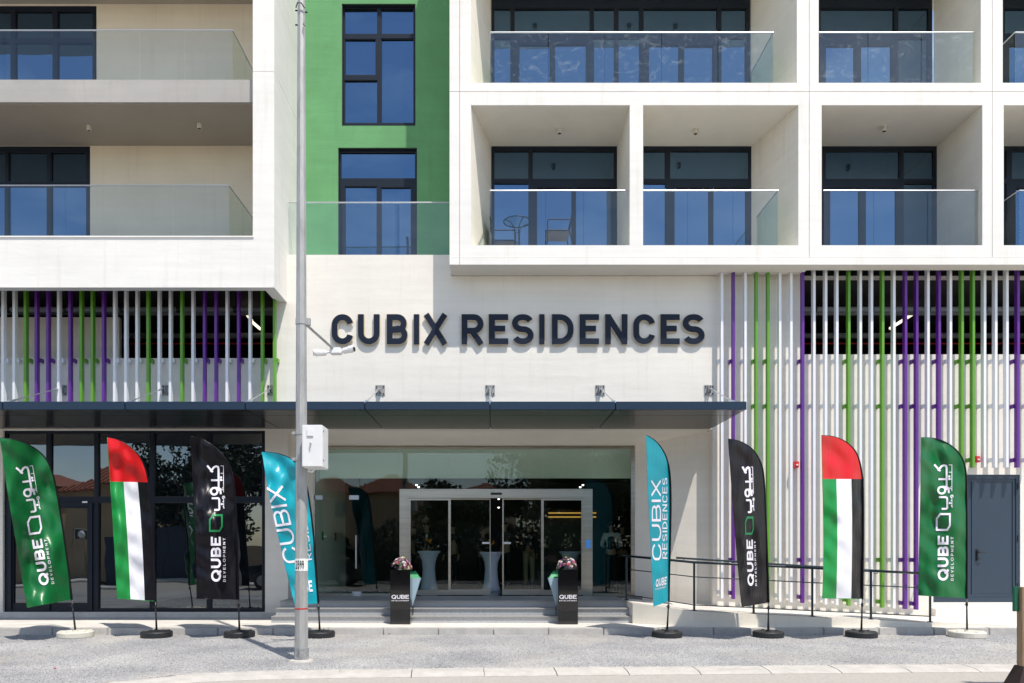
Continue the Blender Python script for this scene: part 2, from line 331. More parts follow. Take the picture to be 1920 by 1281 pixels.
def ribbon(pts, t, closed, step=None):
    """left and right edge points of a stroke of width t, mitred"""
    pts = [p for i, p in enumerate(pts) if i == 0 or math.dist(p, pts[i-1]) > 1e-4]
    if closed and math.dist(pts[0], pts[-1]) < 1e-4: pts = pts[:-1]
    if step:
        q = []
        n = len(pts)
        for i in range(n if closed else n-1):
            p0, p1 = pts[i], pts[(i+1) % n]; L = math.dist(p0, p1); k = max(1, int(L/step+.5))
            q += [(p0[0]+(p1[0]-p0[0])*j/k, p0[1]+(p1[1]-p0[1])*j/k) for j in range(k)]
        if not closed: q.append(pts[-1])
        pts = q
    pts = [p for i, p in enumerate(pts) if i == 0 or math.dist(p, pts[i-1]) > 1e-4]
    if closed and math.dist(pts[0], pts[-1]) < 1e-4: pts = pts[:-1]
    n = len(pts); Lr, Rr = [], []
    for i in range(n):
        p = Vector(pts[i]); a = Vector(pts[(i-1) % n]) if (closed or i > 0) else None; b = Vector(pts[(i+1) % n]) if (closed or i < n-1) else None
        d1 = (p-a).normalized() if a is not None else None; d2 = (b-p).normalized() if b is not None else None
        d1 = d1 or d2; d2 = d2 or d1
        n1 = Vector((-d1.y, d1.x)); n2 = Vector((-d2.y, d2.x)); m = (n1+n2)
        m = m.normalized() if m.length > 1e-6 else n1; k = 1/max(.5, m.dot(n1))
        Lr.append(p+m*(t/2*k)); Rr.append(p-m*(t/2*k))
    return Lr, Rr
def stroke_faces(bm, pts, t, closed, f, depth=None, step=None, layer=0.):
    """f(u, v, lift) maps text space to the world; depth makes it solid"""
    Lr, Rr = ribbon(pts, t, closed, step); n = len(Lr)
    vl = [bm.verts.new(f(p.x, p.y, layer)) for p in Lr]; vr = [bm.verts.new(f(p.x, p.y, layer)) for p in Rr]
    idx = range(n if closed else n-1)
    for i in idx: bm.faces.new((vl[i], vl[(i+1) % n], vr[(i+1) % n], vr[i]))
    if depth:
        bl = [bm.verts.new(f(p.x, p.y, -depth)) for p in Lr]; br = [bm.verts.new(f(p.x, p.y, -depth)) for p in Rr]
        for i in idx:
            j = (i+1) % n
            bm.faces.new((vl[i], bl[i], bl[j], vl[j])); bm.faces.new((vr[j], br[j], br[i], vr[i])); bm.faces.new((bl[i], br[i], br[j], bl[j]))
        if not closed:
            for i in (0, n-1): bm.faces.new((vl[i], vr[i], br[i], bl[i]))
def word(bm, text, t, gap, f, w0=.58, total=None, step=None, depth=None, lay=.0004):
    """writes text; f(u,v,lift) with u scaled to 0..1 over the word when total"""
    items = []; x = 0
    for ch in text:
        if ch == ' ': x += .35; continue
        w, S = glyph(ch, t, w0); items.append((x, S)); x += w+gap
    x -= gap; k = 1/x
    for i, (x0, S) in enumerate(items):
        for j, (pts, cl) in enumerate(S):
            stroke_faces(bm, [(p[0]+x0, p[1]) for p in pts], t, cl, (lambda u, v, l, k=k: f(u*k, v, l)), depth, step, lay*j)
    return x

# ================================================================== SETTING: ground
def sheet(name, pts, z, m, thick=0.):
    bm = BM()
    if thick: prism(bm, pts, z-thick, z)
    else: bm.faces.new([bm.verts.new((x, y, z)) for x, y in pts])
    return obj(name, bm, m, kind='structure')
sheet('ground', [(-400, -400), (400, -400), (400, 400), (-400, 400)], -.14, M['earth'])
# gravel verge
def gravelmat():
    m, n, l, b = nodemat('grey_gravel')
    g = n.new('ShaderNodeNewGeometry')
    v = n.new('ShaderNodeTexVoronoi'); v.inputs['Scale'].default_value = 75; l.new(g.outputs['Position'], v.inputs[0])
    sep = n.new('ShaderNodeSeparateColor'); l.new(v.outputs['Color'], sep.inputs[0])
    r = n.new('ShaderNodeValToRGB'); r.color_ramp.elements[0].color = (.20, .20, .205, 1); r.color_ramp.elements[1].color = (.56, .56, .565, 1); l.new(sep.outputs[0], r.inputs[0])
    t = n.new('ShaderNodeTexNoise'); t.inputs['Scale'].default_value = .8; t.inputs['Detail'].default_value = 4; l.new(g.outputs['Position'], t.inputs[0])
    r2 = n.new('ShaderNodeValToRGB'); r2.color_ramp.elements[0].position = .3; r2.color_ramp.elements[1].position = .7; r2.color_ramp.elements[0].color = (.72, .72, .735, 1); r2.color_ramp.elements[1].color = (1.12, 1.10, 1.07, 1); l.new(t.outputs['Fac'], r2.inputs[0])
    mx = n.new('ShaderNodeMixRGB'); mx.blend_type = 'MULTIPLY'; mx.inputs[0].default_value = 1; l.new(r.outputs[0], mx.inputs[1]); l.new(r2.outputs[0], mx.inputs[2]); t3 = n.new('ShaderNodeTexNoise'); t3.inputs['Scale'].default_value = .45; t3.inputs['Detail'].default_value = 6; t3.inputs['Distortion'].default_value = .8; l.new(g.outputs['Position'], t3.inputs[0])
    r3 = n.new('ShaderNodeValToRGB'); r3.color_ramp.elements[0].position = .5; r3.color_ramp.elements[1].position = .75; r3.color_ramp.elements[1].color = (.55, .55, .55, 1); l.new(t3.outputs['Fac'], r3.inputs[0])
    m3 = n.new('ShaderNodeMixRGB'); l.new(r3.outputs[0], m3.inputs[0]); l.new(mx.outputs[0], m3.inputs[1]); m3.inputs[2].default_value = (.50, .455, .39, 1); l.new(m3.outputs[0], b.inputs['Base Color'])
    b.inputs['Roughness'].default_value = .9
    bp = n.new('ShaderNodeBump'); bp.inputs['Strength'].default_value = 1; bp.inputs['Distance'].default_value = .012; bp.invert = True; l.new(v.outputs['Distance'], bp.inputs['Height']); l.new(bp.outputs[0], b.inputs['Normal'])
    return m
M['gravel'] = gravelmat()
kp = [(-4.75, 6.0), (-4.72, 7.6), (-4.5, 8.7), (-4.0, 9.22), (-3.3, 9.43), (-2.5, 9.58), (0, 9.75), (3.4, 9.92), (7.2, 10.1), (14, 10.35), (40, 11.0)]   # back of the near kerb
def off(path, d):
    Lr, Rr = ribbon(path, 2*d, 0); return [(p.x, p.y) for p in Rr]
kf = off(kp, .42)
sheet('gravel_verge', kp+[(40, 13.5), (-40, 13.5), (-40, 6.0)], 0, M['gravel'])
sheet('road', [(x, y) for x, y in kf]+[(40, 7.2), (-4.2, 7.2), (-4.35, 6.2)], -.03, M['asph'])
sheet('carriageway', [(-40, .2), (40, .2), (40, 7.19), (-4.19, 7.19), (-4.4, 5.99), (-40, 5.99)], -.034, M['asphd'])
sheet('far_pavement', [(-40, -1.9), (40, -1.9), (40, .19), (-40, .19)], .05, M['side'], .15)
# near kerb stones, one by one
near = bpy.data.objects.new('near_kerb', None); C.objects.link(near); near['kind'] = 'structure'; near.location = (0, 9.7, 0)
def resample(path, step):
    out = [Vector(path[0])]; acc = 0
    for a, b in zip(path, path[1:]):
        a, b = Vector(a), Vector(b); L = (b-a).length; s = step-acc
        while s < L: out.append(a+(b-a)*s/L); s += step
        acc = (acc+L) % step
    return out
kk = resample(kp[:-1], .92)
for a, b in zip(kk, kk[1:]):
    d = (b-a).normalized(); nn = Vector((d.y, -d.x)); g = .006
    a2, b2 = a+d*g, b-d*g; bm = BM(); w = .30; dz = random.uniform(-.004, .004)
    lo = [(a2, .012+dz), (b2, .012+dz), (b2+nn*.05, .02+dz), (a2+nn*.05, .02+dz), (b2+nn*w, .004), (a2+nn*w, .004), (b2+nn*.42, -.024), (a2+nn*.42, -.024)]
    v = [bm.verts.new((p.x, p.y, z)) for p, z in lo]; u = [bm.verts.new((p.x, p.y, -.12)) for p, z in lo]
    bm.faces.new((v[0], v[1], v[2], v[3])); bm.faces.new((v[3], v[2], v[4], v[5])); bm.faces.new((v[5], v[4], v[6], v[7]))
    bm.faces.new((u[0], u[1], v[1], v[0])); bm.faces.new((u[7], u[6], v[6], v[7])); bm.faces.new((u[0], v[0], v[3], v[5], v[7], u[7])); bm.faces.new((u[1], u[6], v[6], v[4], v[2], v[1]))
    obj('kerb_stone', bm, M['kerb2'], near)
# broken crust between kerb and gravel
nv = 2600; bm = BM()
pts = resample(kp[1:-1], .02)
for k in range(900):
    p = random.choice(pts); x = p.x+random.gauss(0, .05); y = p.y+abs(random.gauss(0, .03)); s = random.uniform(.006, .02)
    bmesh.ops.create_icosphere(bm, subdivisions=1, radius=s, matrix=Matrix.Translation((x, y, s*.3)) @ Matrix.Diagonal((1, random.uniform(.6, 1), random.uniform(.4, .8), 1)))
o = obj('crumbled_mortar', bm, M['kerb2'], kind='stuff')
# loose gravel chips
def chips(n, x0, x1, y0, y1, name, m, smin, smax, zb=0.0):
    base = np.array([(1, 0, 0), (0, 1, 0), (-1, 0, 0), (0, -1, 0), (0, 0, 1)], float)
    tri = np.array([(0, 1, 4), (1, 2, 4), (2, 3, 4), (3, 0, 4)])
    y = rng.uniform(y0, y1, n); x = rng.uniform(x0, x1, n); s = rng.uniform(smin, smax, n)
    th = rng.uniform(0, 6.28, n); V = np.repeat(base[None], n, 0)*s[:, None, None]*rng.uniform(.6, 1.2, (n, 5, 3))
    c, sn = np.cos(th)[:, None], np.sin(th)[:, None]
    vx = V[:, :, 0]*c-V[:, :, 1]*sn; vy = V[:, :, 0]*sn+V[:, :, 1]*c; vz = V[:, :, 2]*.7+zb
    V = np.stack([vx+x[:, None], vy+y[:, None], vz], -1).reshape(-1, 3)
    F = (tri[None]+np.arange(n)[:, None, None]*5).reshape(-1, 3)
    me = bpy.data.meshes.new(name); me.from_pydata(V.tolist(), [], F.tolist())
    return obj(name, me, m, kind='stuff')
chips(26000, -9.8, 9.8, 9.95, 13.45, 'gravel', M['gravel'], .006, .017)
chips(9000, -9.5, -4.6, 8.4, 9.95, 'gravel', M['gravel'], .006, .015)
chips(3000, -4.6, 0, 9.62, 9.95, 'gravel', M['gravel'], .006, .012)
lt_ = BM()
for k in range(60):
    x, y = random.uniform(-9, 10), random.choice([random.uniform(9.9, 13.4), random.uniform(13.1, 13.48)]); q = Matrix.Translation((x, y, .022)) @ Matrix.Rotation(random.uniform(0, 6), 4, 'Z') @ Matrix.Rotation(random.uniform(-.5, .5), 4, 'X'); w = random.uniform(.012, .035)
    lt_.faces.new([lt_.verts.new(q @ Vector(c)) for c in ((-w, 0, 0), (0, w*.4, .006), (w, 0, .003), (0, -w*.4, 0))])
obj('dry_leaves', lt_, mat('dry_leaf', (.22, .15, .07), .8), kind='stuff')
# pavement behind its kerb
sheet('pavement', [(-40, 13.66), (40, 13.66), (40, 15.58), (-40, 15.58)], .12, M['side'], .2)
pk = bpy.data.objects.new('pavement_kerb', None); C.objects.link(pk); pk['kind'] = 'structure'; pk.location = (0, 13.5, 0)
x = -15.0
while x < 15:
    bm = box(BM(), x+.005, x+.995, 13.5+random.uniform(-.004, .004), 13.655, -.1, .122+random.uniform(-.002, .002), .012); obj('kerb_stone', bm, M['kerb'], pk); x += 1.0
# steps and landing
st = bpy.data.objects.new('entrance_steps', None); C.objects.link(st); st['kind'] = 'structure'; st.location = (0, 14.4, .12)
sx0, sx1 = -4.3, 2.66
for i, (z0, z1, y0) in enumerate([(.12, .25, 14.40), (.25, .38, 14.70), (.38, .51, 15.0)]):
    xs = [sx0, -1.62, 1.62, sx1+.02]
    for a, b in zip(xs, xs[1:]):
        obj('step', box(BM(), a+.003, b-.003, y0, y0+.315 if i < 2 else 16.4, z0 if i == 0 else z0-.0, z1-.022), M['step'], st)
        obj('tread', box(BM(), a+.002, b-.002, y0-.028, y0+.302-.02 if i < 2 else 16.42, z1-.0215, z1, .004), M['tread'], st)
# ramp
RX0, RX1 = 3.69, 9.70
bm = BM()
prof = [(2.68, 14.30), (RX0, 13.70), (RX1, 13.70), (RX1, 15.59), (4.45, 15.59), (2.68, 15.59)]
def rz(x): return .51 if x <= 2.7 else (.51-(x-2.7)*.10 if x < RX0 else .41-(x-RX0)*(.29/(RX1-RX0)))
top = [bm.verts.new((x, y, rz(x))) for x, y in prof]; bot = [bm.verts.new((x, y, .0)) for x, y in prof]
bm.faces.new((top[0], top[1], top[4], top[5])); bm.faces.new((top[1], top[2], top[3], top[4]))
for i in range(6): j = (i+1) % 6; bm.faces.new((bot[i], bot[j], top[j], top[i]))
obj('ramp', bm, M['cream'], kind='structure')
bm = BM(); prism(bm, [(2.685, 14.33), (RX0, 13.73), (RX0, 15.585), (2.685, 15.585)], .30, .31)
bm.free()
bm = BM()
q = [(2.70, 14.34), (RX0, 13.76), (RX1-.1, 13.76), (RX1-.1, 15.58), (4.45, 15.58), (2.70, 15.58)]
v = [bm.verts.new((x, y, rz(x)+.005)) for x, y in q]; bm.faces.new((v[0], v[1], v[4], v[5])); bm.faces.new((v[1], v[2], v[3], v[4]))
obj('ramp_surface', bm, M['side'], kind='structure')

# ================================================================== BUILDING
B = thing('apartment_building', 'white and green apartment building with balconies, coloured slats and a glazed entrance', 'building', (0, 15.6, 0))
W0, W1 = -14.0, 14.0
ZB = 7.28
# ---- main wall at 15.6 with its openings
LO = (-13.6, X(517.6, 15.6), 5.55, 7.272); RO = (X(1501, 15.6), 13.7, 5.63, 7.274)
SH = (X(5, 15.6), X(497, 15.6), .225, 4.04); SH2 = (-13.6, X(-40, 15.6), .225, 4.04)
EN = (X(540, 15.6), X(1336, 15.6), -.1, 4.06); DR = (X(1750, 15.6), X(1913, 15.6), .43, 3.11)
bm = BM(); plate(bm, W0, W1, -.1, 7.275, 15.6, 15.85, [LO, RO, SH, SH2, EN, DR])
obj('wall', bm, M['wall'], B)
obj('wall', box(BM(), -4.33, -.89, 15.6, 16.7, 7.275, 7.717), M['wall'], B)
obj('plinth', box(BM(), W0, EN[0]-.002, 15.57, 15.598, .0, .215), M['side'], B)
# green recess
G1 = (X(641, 16.7), X(779, 16.7), Z(236, 16.7), Z(7, 16.7)); G2 = (X(634, 16.7), X(782, 16.7), 7.718, Z(277, 16.7))
bm = BM(); plate(bm, -4.6, -.6, 7.717, 17.0, 16.7, 16.95, [G1, G2]); obj('green_wall', bm, M['green'], B, label='bright green rendered wall set back between the white blocks')
# ---- right balcony block
FR = 15.0
A0, A1 = -.45, 6.15
cells_low = [(-.45, 2.75), (3.02, 6.15), (6.62, 9.86), (10.29, 13.5)]
cells_up = [(-.45, 6.12), (6.56, 9.83), (10.27, 13.5)]
zl0, zl1, zu0, zu1 = 7.675, 10.50, 10.95, 13.78
holes = [(a, b, zl0, zl1) for a, b in cells_low]+[(a, b, zu0, zu1) for a, b in cells_up]
skin = BM(); g = .006
for x0, x1 in ((-.882, -.68-g), (-.68+g, 6.37-g), (6.37+g, 10.06-g), (10.06+g, 14)):
    for z0, z1, yy in ((ZB, 7.425-g, 14.985), (7.425+g, 10.775-g, 15.0), (10.775+g, 14.05-g, 15.0), (14.05+g, 17.0, 15.0)):
        if z0 == ZB and x0 > -.8: continue
        hs = [(max(h[0], x0), min(h[1], x1), max(h[2], z0), min(h[3], z1)) for h in holes if h[0] < x1 and h[1] > x0 and h[2] < z1 and h[3] > z0]
        plate(skin, x0, x1, z0, z1, yy, 15.02, hs)
plate(skin, -.68+g, 14, ZB, 7.425-g, 14.985, 15.02)
obj('facade_face', skin, M['white'], B)
obj('floor_slab', box(BM(), -.88, RO[0], 15.021, 16.90, ZB+.002, zl0-.001), M['soffit'], B)
obj('edge_beam', box(BM(), RO[0]+.001, 13.99, 15.021, 15.30, ZB+.002, 7.599), M['soffit'], B)
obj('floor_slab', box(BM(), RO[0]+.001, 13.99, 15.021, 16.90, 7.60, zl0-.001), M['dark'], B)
for z0, z1 in ((zl1+.001, zu0-.001), (zu1+.001, 16.99)): obj('floor_slab', box(BM(), -.88, 13.99, 15.021, 16.90, z0, z1), M['soffit'], B)
def part_wall(pts, z0, z1): obj('partition_wall', prism(BM(), pts, z0, z1), M['cream'], B)
for z0, z1 in ((zl0, zl1), (zu0, zu1)):
    part_wall([(-.88, 15.021), (A0, 15.021), (-.035, 16.60), (-.88, 16.60)], z0, z1)
    c1 = 6.15 if z0 == zl0 else 6.12; d0 = 6.62 if z0 == zl0 else 6.56; e1 = 9.86 if z0 == zl0 else 9.83
    part_wall([(c1, 15.021), (d0, 15.021), (d0, 16.60), (5.72, 16.60)], z0, z1)
    part_wall([(e1, 15.021), (10.28, 15.021), (10.70, 16.60), (e1, 16.60)], z0, z1)
    part_wall([(13.5, 15.021), (13.99, 15.021), (13.99, 16.6), (13.5, 16.6)], z0, z1)
part_wall([(2.75, 15.021), (3.02, 15.021), (3.02, 16.60), (2.75, 16.60)], zl0, zl1)

def window(parent, D, px0, px1, z0, z1, panes, gl, depth=.09, tilt=.30, prox=None, fm=None):
    """panes are photo rectangles at depth D; frame is what is left around them"""
    hs = []
    for a, b, c, d in panes: hs.append((X(a, D), X(b, D), max(Z(d, D), z0+.03), Z(c, D)))
    bm = BM(); plate(bm, X(px0, D), X(px1, D), z0, z1, D, D+depth, hs)
    w = obj('window', bm, fm or M['frame'], parent)
    for h in hs:
        bm = BM(); dx = R(random.uniform(-tilt, tilt)); dz = R(random.uniform(-tilt, tilt))
        yc = D+depth*.5; cx, cz = (h[0]+h[1])/2, (h[2]+h[3])/2
        vv = [bm.verts.new((xx, yc+(xx-cx)*dx+(zz-cz)*dz, zz)) for xx, zz in ((h[0], h[2]), (h[1], h[2]), (h[1], h[3]), (h[0], h[3]))]
        v2 = [bm.verts.new(q.co+Vector((0, .012, 0))) for q in vv]; bm.faces.new(vv); bm.faces.new(v2[::-1])
        for i in range(4): bm.faces.new((vv[i], vv[(i+1) % 4], v2[(i+1) % 4], v2[i]))
        obj('pane', bm, gl, w)
    # glazing beads
    bm = BM()
    for h in hs:
        t = .014; plate(bm, h[0], h[1], h[2], h[3], D+.012, D+.03, [(h[0]+t, h[1]-t, h[2]+t, h[3]-t)])
    obj('glazing_bead', bm, M['black'], w)
    return w
DG = 16.54
zt = Z(276, DG); zt2 = Z(9, DG)
T = (282, 336); Lw = (343, 508)
window(B, DG, 922, 1158, 7.68, 10.498, [(926, 992, *T), (998, 1153, *T), (926, 992, *Lw), (1006, 1073, 351, 505), (1079, 1147, 351, 505)], M['wingl'])
window(B, DG, 1180, 1412, 7.68, 10.498, [(1184, 1249, *T), (1256, 1406, *T), (1184, 1249, *Lw), (1264, 1331, 351, 505), (1337, 1400, 351, 505)], M['wingl'])
window(B, DG, 1484, 1757, 7.68, 10.498, [(1489, 1542, *T), (1489, 1542, *Lw), (1548, 1688, *T), (1694, 1752, *T), (1694, 1752, *Lw), (1556, 1613, 352, 505), (1623, 1682, 352, 505)], M['wingl'])
window(B, DG, 1827, 2060, 7.68, 10.498, [(1833, 1888, *T), (1833, 1888, *Lw), (1897, 2054, *T), (1904, 1968, 352, 505), (1976, 2046, 352, 505)], M['wingl'])
T2 = (15, 63); L2 = (70, 231)
window(B, DG, 922, 1406, 10.955, 13.778, [(926, 958, *T2), (964, 1107, *T2), (1113, 1153, *T2), (1159, 1200, *T2), (1206, 1346, *T2), (1352, 1400, *T2), (926, 958, *L2), (973, 1032, 82, 228), (1040, 1100, 82, 228), (1113, 1153, *L2), (1159, 1200, *L2), (1216, 1274, 84, 228), (1282, 1338, 84, 228), (1352, 1400, *L2)], M['wingl'])
window(B, DG, 1478, 1748, 10.955, 13.778, [(1484, 1532, *T2), (1484, 1532, *L2), (1538, 1678, *T2), (1684, 1742, *T2), (1684, 1742, *L2), (1548, 1604, 84, 228), (1614, 1673, 84, 228)], M['wingl'])
window(B, DG, 1827, 2060, 10.955, 13.778, [(1833, 1876, *T2), (1833, 1876, *L2), (1884, 2054, *T2), (1892, 1968, 84, 228), (1976, 2046, 84, 228)], M['wingl'])
# green bay windows
window(B, 16.79, 640, 781, Z(236, 16.79), Z(8, 16.79), [(645, 708, 15, 64), (714, 776, 15, 64), (646, 705, 73, 141), (645, 708, 150, 231), (714, 776, 72, 231)], M['wingl'])
window(B, 16.79, 633, 784, 7.72, Z(278, 16.79), [(638, 779, 285, 335), (646, 707, 349, 512), (714, 771, 351, 512)], M['wingl'])
sb = BM()
for h in (G1, G2): plate(sb, h[0]-.0, h[1]+.0, h[2], h[3], 16.72, 16.785, [(h[0]+.015, h[1]-.015, h[2]+.015, h[3]-.015)])
obj('window_reveal', sb, M['black'], B)
# ---- balustrades
def balustrade(D, xs, z0, z1, gm, side=None, parent=None, gap=.014, rail=.0135):
    """glass panels between the x joints in xs, side=(x, y_end) returns to the wall"""
    bm = BM(); tube(bm, [(xs[0], D, z1), (xs[-1], D, z1)], rail, 8)
    for sx in (side or []): tube(bm, [(sx[0], D, z1+.0015), (sx[0], sx[1], z1+.0015)], rail*.93, 8)
    r = obj('balustrade', bm, M['rail'], parent)
    for a, b in zip(xs, xs[1:]):
        obj('glass_panel', box(BM(), a+gap/2, b-gap/2, D-.006, D+.006, z0, z1-rail*.6), gm, r)
    for sx in (side or []):
        y = D+.02; k = 2; L = (sx[1]-y)/k
        for i in range(k): obj('glass_panel', box(BM(), sx[0]-.006, sx[0]+.006, y+i*L+gap/2, y+(i+1)*L-gap/2, z0, z1-rail*.6), M['balside'], r)
    return r
DB = 15.13
def xb(l, D=DB): return [X(p, D) for p in l]
zr = Z(357.5, DB)
balustrade(DB, xb([919, 1023, 1094, 1181]), zl0, zr, M['balgl'], [(X(919, DB), 16.53)], B)
balustrade(DB, xb([1207, 1289, 1374, 1459]), zl0, zr, M['balgl'], [(X(1459, DB), 16.53)], B)
balustrade(DB, xb([1544, 1638, 1739, 1837]), zl0, zr, M['balgl'], None, B)
balustrade(DB, xb([1911, 2010, 2110]), zl0, zr, M['balgl'], [(X(1911, DB), 16.53)], B)
zr2 = Z(61, DB)
balustrade(DB, xb([920, 1028, 1134, 1240, 1346, 1450]), zu0, zr2, M['balglS'], [(X(920, DB), 16.53), (X(1450, DB), 16.53)], B)
balustrade(DB, xb([1536, 1627, 1727, 1827]), zu0, zr2+.0, M['balglS'], None, B)
balustrade(DB, xb([1903, 2005, 2110]), zu0, zr2, M['balglS'], [(X(1903, DB), 16.53)], B)
balustrade(15.66, [X(541, 15.66), X(640, 15.66), X(742, 15.66), X(842, 15.66)], 7.72, Z(380, 15.66), M['balgl'], None, B)
# ---- left balcony block
FL = 14.7
cx0, cx1 = X(474, FL), -4.33
bm = BM(); box(bm, cx0, cx1, FL, 16.9, 6.721, 13.0-g-.62); bm.free()
bm = BM()
zg = Z(134, FL)
box(bm, cx0, cx1, FL, 16.85, 7.70, zg-g); box(bm, cx0+.01, cx1-.01, FL+.012, 16.85, zg-g, zg+g); box(bm, cx0, cx1, FL, 16.85, zg+g, 17.0)
obj('corner_column', bm, M['white'], B)
bm = BM(); xi = LO[1]; prism(bm, [(W0, FL), (cx1, FL), (cx1, 15.598), (xi, 15.598), (xi, 14.89), (W0, 14.89)], 6.72, 7.70); obj('lower_band', bm, M['white'], B)
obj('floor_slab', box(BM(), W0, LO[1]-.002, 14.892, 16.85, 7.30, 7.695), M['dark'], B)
obj('sill_trim', box(BM(), W0, cx0+.02, FL-.02, FL+.03, 7.701, 7.735, .005), M['white'], B)
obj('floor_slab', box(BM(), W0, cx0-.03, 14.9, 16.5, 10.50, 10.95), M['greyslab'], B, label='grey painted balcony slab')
obj('gap_shade_strip', box(BM(), cx0-.028, cx0-.002, 14.97, 16.5, 10.50, 10.94), M['frame'], B)  # near-black strip standing in for the shade in the gap beside the column
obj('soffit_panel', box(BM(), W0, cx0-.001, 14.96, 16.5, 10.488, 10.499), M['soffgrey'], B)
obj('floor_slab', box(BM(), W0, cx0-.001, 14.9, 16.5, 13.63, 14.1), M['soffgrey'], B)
obj('upper_wall', box(BM(), W0, cx0-.001, 14.9, 16.5, 14.101, 17), M['white'], B)
DL = 16.5
hl = (W0, X(169, DL), 7.70, 10.485); hu = (W0, X(181, DL), 10.955, 13.60)
bm = BM(); plate(bm, W0, -4.34, 7.698, 13.629, DL, 16.84, [hl, hu]); obj('balcony_back_wall', bm, M['balc'], B)
window(B, DL+.02, -245, 168.5, 7.705, 10.484, [(-238, -155, 285, 341), (-149, -72, 285, 341), (-66, 9, 285, 341), (15, 88, 285, 341), (95, 162, 285, 341), (-238, -155, 348, 504), (-149, -72, 348, 504), (-66, 9, 348, 504), (15, 88, 348, 504), (95, 162, 348, 504)], M['wingl'])
window(B, DL+.02, -245, 180, 10.956, 13.60, [(-238, -145, 20, 72), (-139, -60, 20, 72), (-54, 20, 20, 72), (28, 99, 20, 72), (107, 174, 20, 72), (-238, -145, 79, 232), (-139, -60, 79, 232), (-54, 20, 79, 232), (28, 99, 79, 232), (107, 174, 79, 232)], M['wingl'])
balustrade(14.95, xb([-250, -165, -80, 8, 93, 178, 262, 347, 436], 14.95), 10.951, Z(57, 14.95), M['balgl'], [(X(436, 14.95), 16.48)], B)
balustrade(14.85, xb([-250, -170, -80, 22, 123, 223, 325, 429], 14.85), 7.701, Z(348, 14.85), M['balgl'], [(X(429, 14.85), 16.48)], B)
# downlights under the soffits
def downlight(px, py, zc):
    D = (zc-.11-EYE)*FPX/(CY-py); bm = BM(); lathe(bm, (X(px, D), D, zc-.11), [(.035, .012), (.045, .0), (.05, .004), (.05, .109)], 14)
    o = obj('downlight', bm, M['cream2'], B, smooth=False)
    obj('lens', lathe(BM(), (X(px, D), D, zc-.104), [(.034, 0), (.03, .004)], 12), M['black'], o)
for px, py, zc in ((1049, 251, zl1), (1304, 252, zl1), (1658, 247, zl1), (167, 246, 10.488), (374, 242, 10.488), (1960, 249, zl1)): downlight(px, py, zc)
for px in (1010, 1205, 1300, 1580, 1890): 
    D = 15.8; o = obj('downlight', lathe(BM(), (X(px, D), D, zu1-.11), [(.045, 0), (.05, .004), (.05, .109)], 14), M['cream2'], B)

# ---- slats
SW, SD, S0 = .050, .100, 15.40
cm = {'W': M['swhite'], 'P': M['spurple'], 'G': M['sgreen']}
def slat(px, c, z0, z1, brs, xc=None, y0=S0):
    x = X(px, y0) if xc is None else xc
    bm = BM(); box(bm, x-SW/2, x+SW/2, y0, y0+SD, z0, z1)
    o = obj('slat', bm, cm[c], B)
    sgn = -1 if x > 0 else 1
    for zb in brs:
        if z0 < zb < z1-.05:
            b2 = BM(); box(b2, *sorted((x+sgn*(SW/2+.001), x+sgn*(SW/2+.030))), y0+.085, 15.598, zb-.042, zb+.042)
            obj('bracket', b2, cm[c], o)
    return o
rs = [(1354, 'W'), (1376, 'P'), (1398, 'W'), (1419, 'G'), (1441, 'G'), (1463, 'W'), (1484, 'W'), (1506, 'P'), (1527, 'W'), (1549, 'W'), (1570, 'W'), (1592.5, 'G'), (1614, 'W'), (1635, 'W'), (1656, 'G'), (1677, 'W'), (1699, 'P'), (1720, 'P'), (1741, 'W'), (1762, 'P'), (1783, 'W'), (1805, 'G'), (1826, 'G'), (1847, 'W'), (1868, 'W'), (1889, 'W'), (1910, 'P'), (1931.5, 'W'), (1953, 'G'), (1974, 'W'), (1996, 'P')]
for px, c in rs:
    ztop = 7.277 if px < 1500 else 7.597
    zb = 3.24 if px > 1735 else .515-.00065*(px-1376)
    slat(px, c, zb, ztop, (Z(678, 15.5), Z(762, 15.5), Z(1050, 15.5), zb+.12) if px <= 1735 else (Z(678, 15.5), Z(762, 15.5), 3.40))
ls = [(4.5, 'W'), (25.5, 'W'), (46.5, 'G'), (67, 'P'), (88.5, 'P'), (109, 'W'), (130, 'P'), (151, 'G'), (172, 'G'), (193, 'P'), (214, 'W'), (235, 'W'), (256, 'W'), (276.5, 'G'), (297.5, 'W'), (318.5, 'W'), (340, 'G'), (361, 'W'), (382.5, 'P'), (404, 'P'), (425, 'W'), (446.5, 'P'), (468, 'W'), (491, 'G'), (514, 'G'), (-16.5, 'G'), (-37.5, 'W'), (-58.5, 'P'), (-80, 'W'), (-101, 'W')]
for px, c in ls: slat(px, c, 4.215, 7.296, (Z(676, 15.5),))
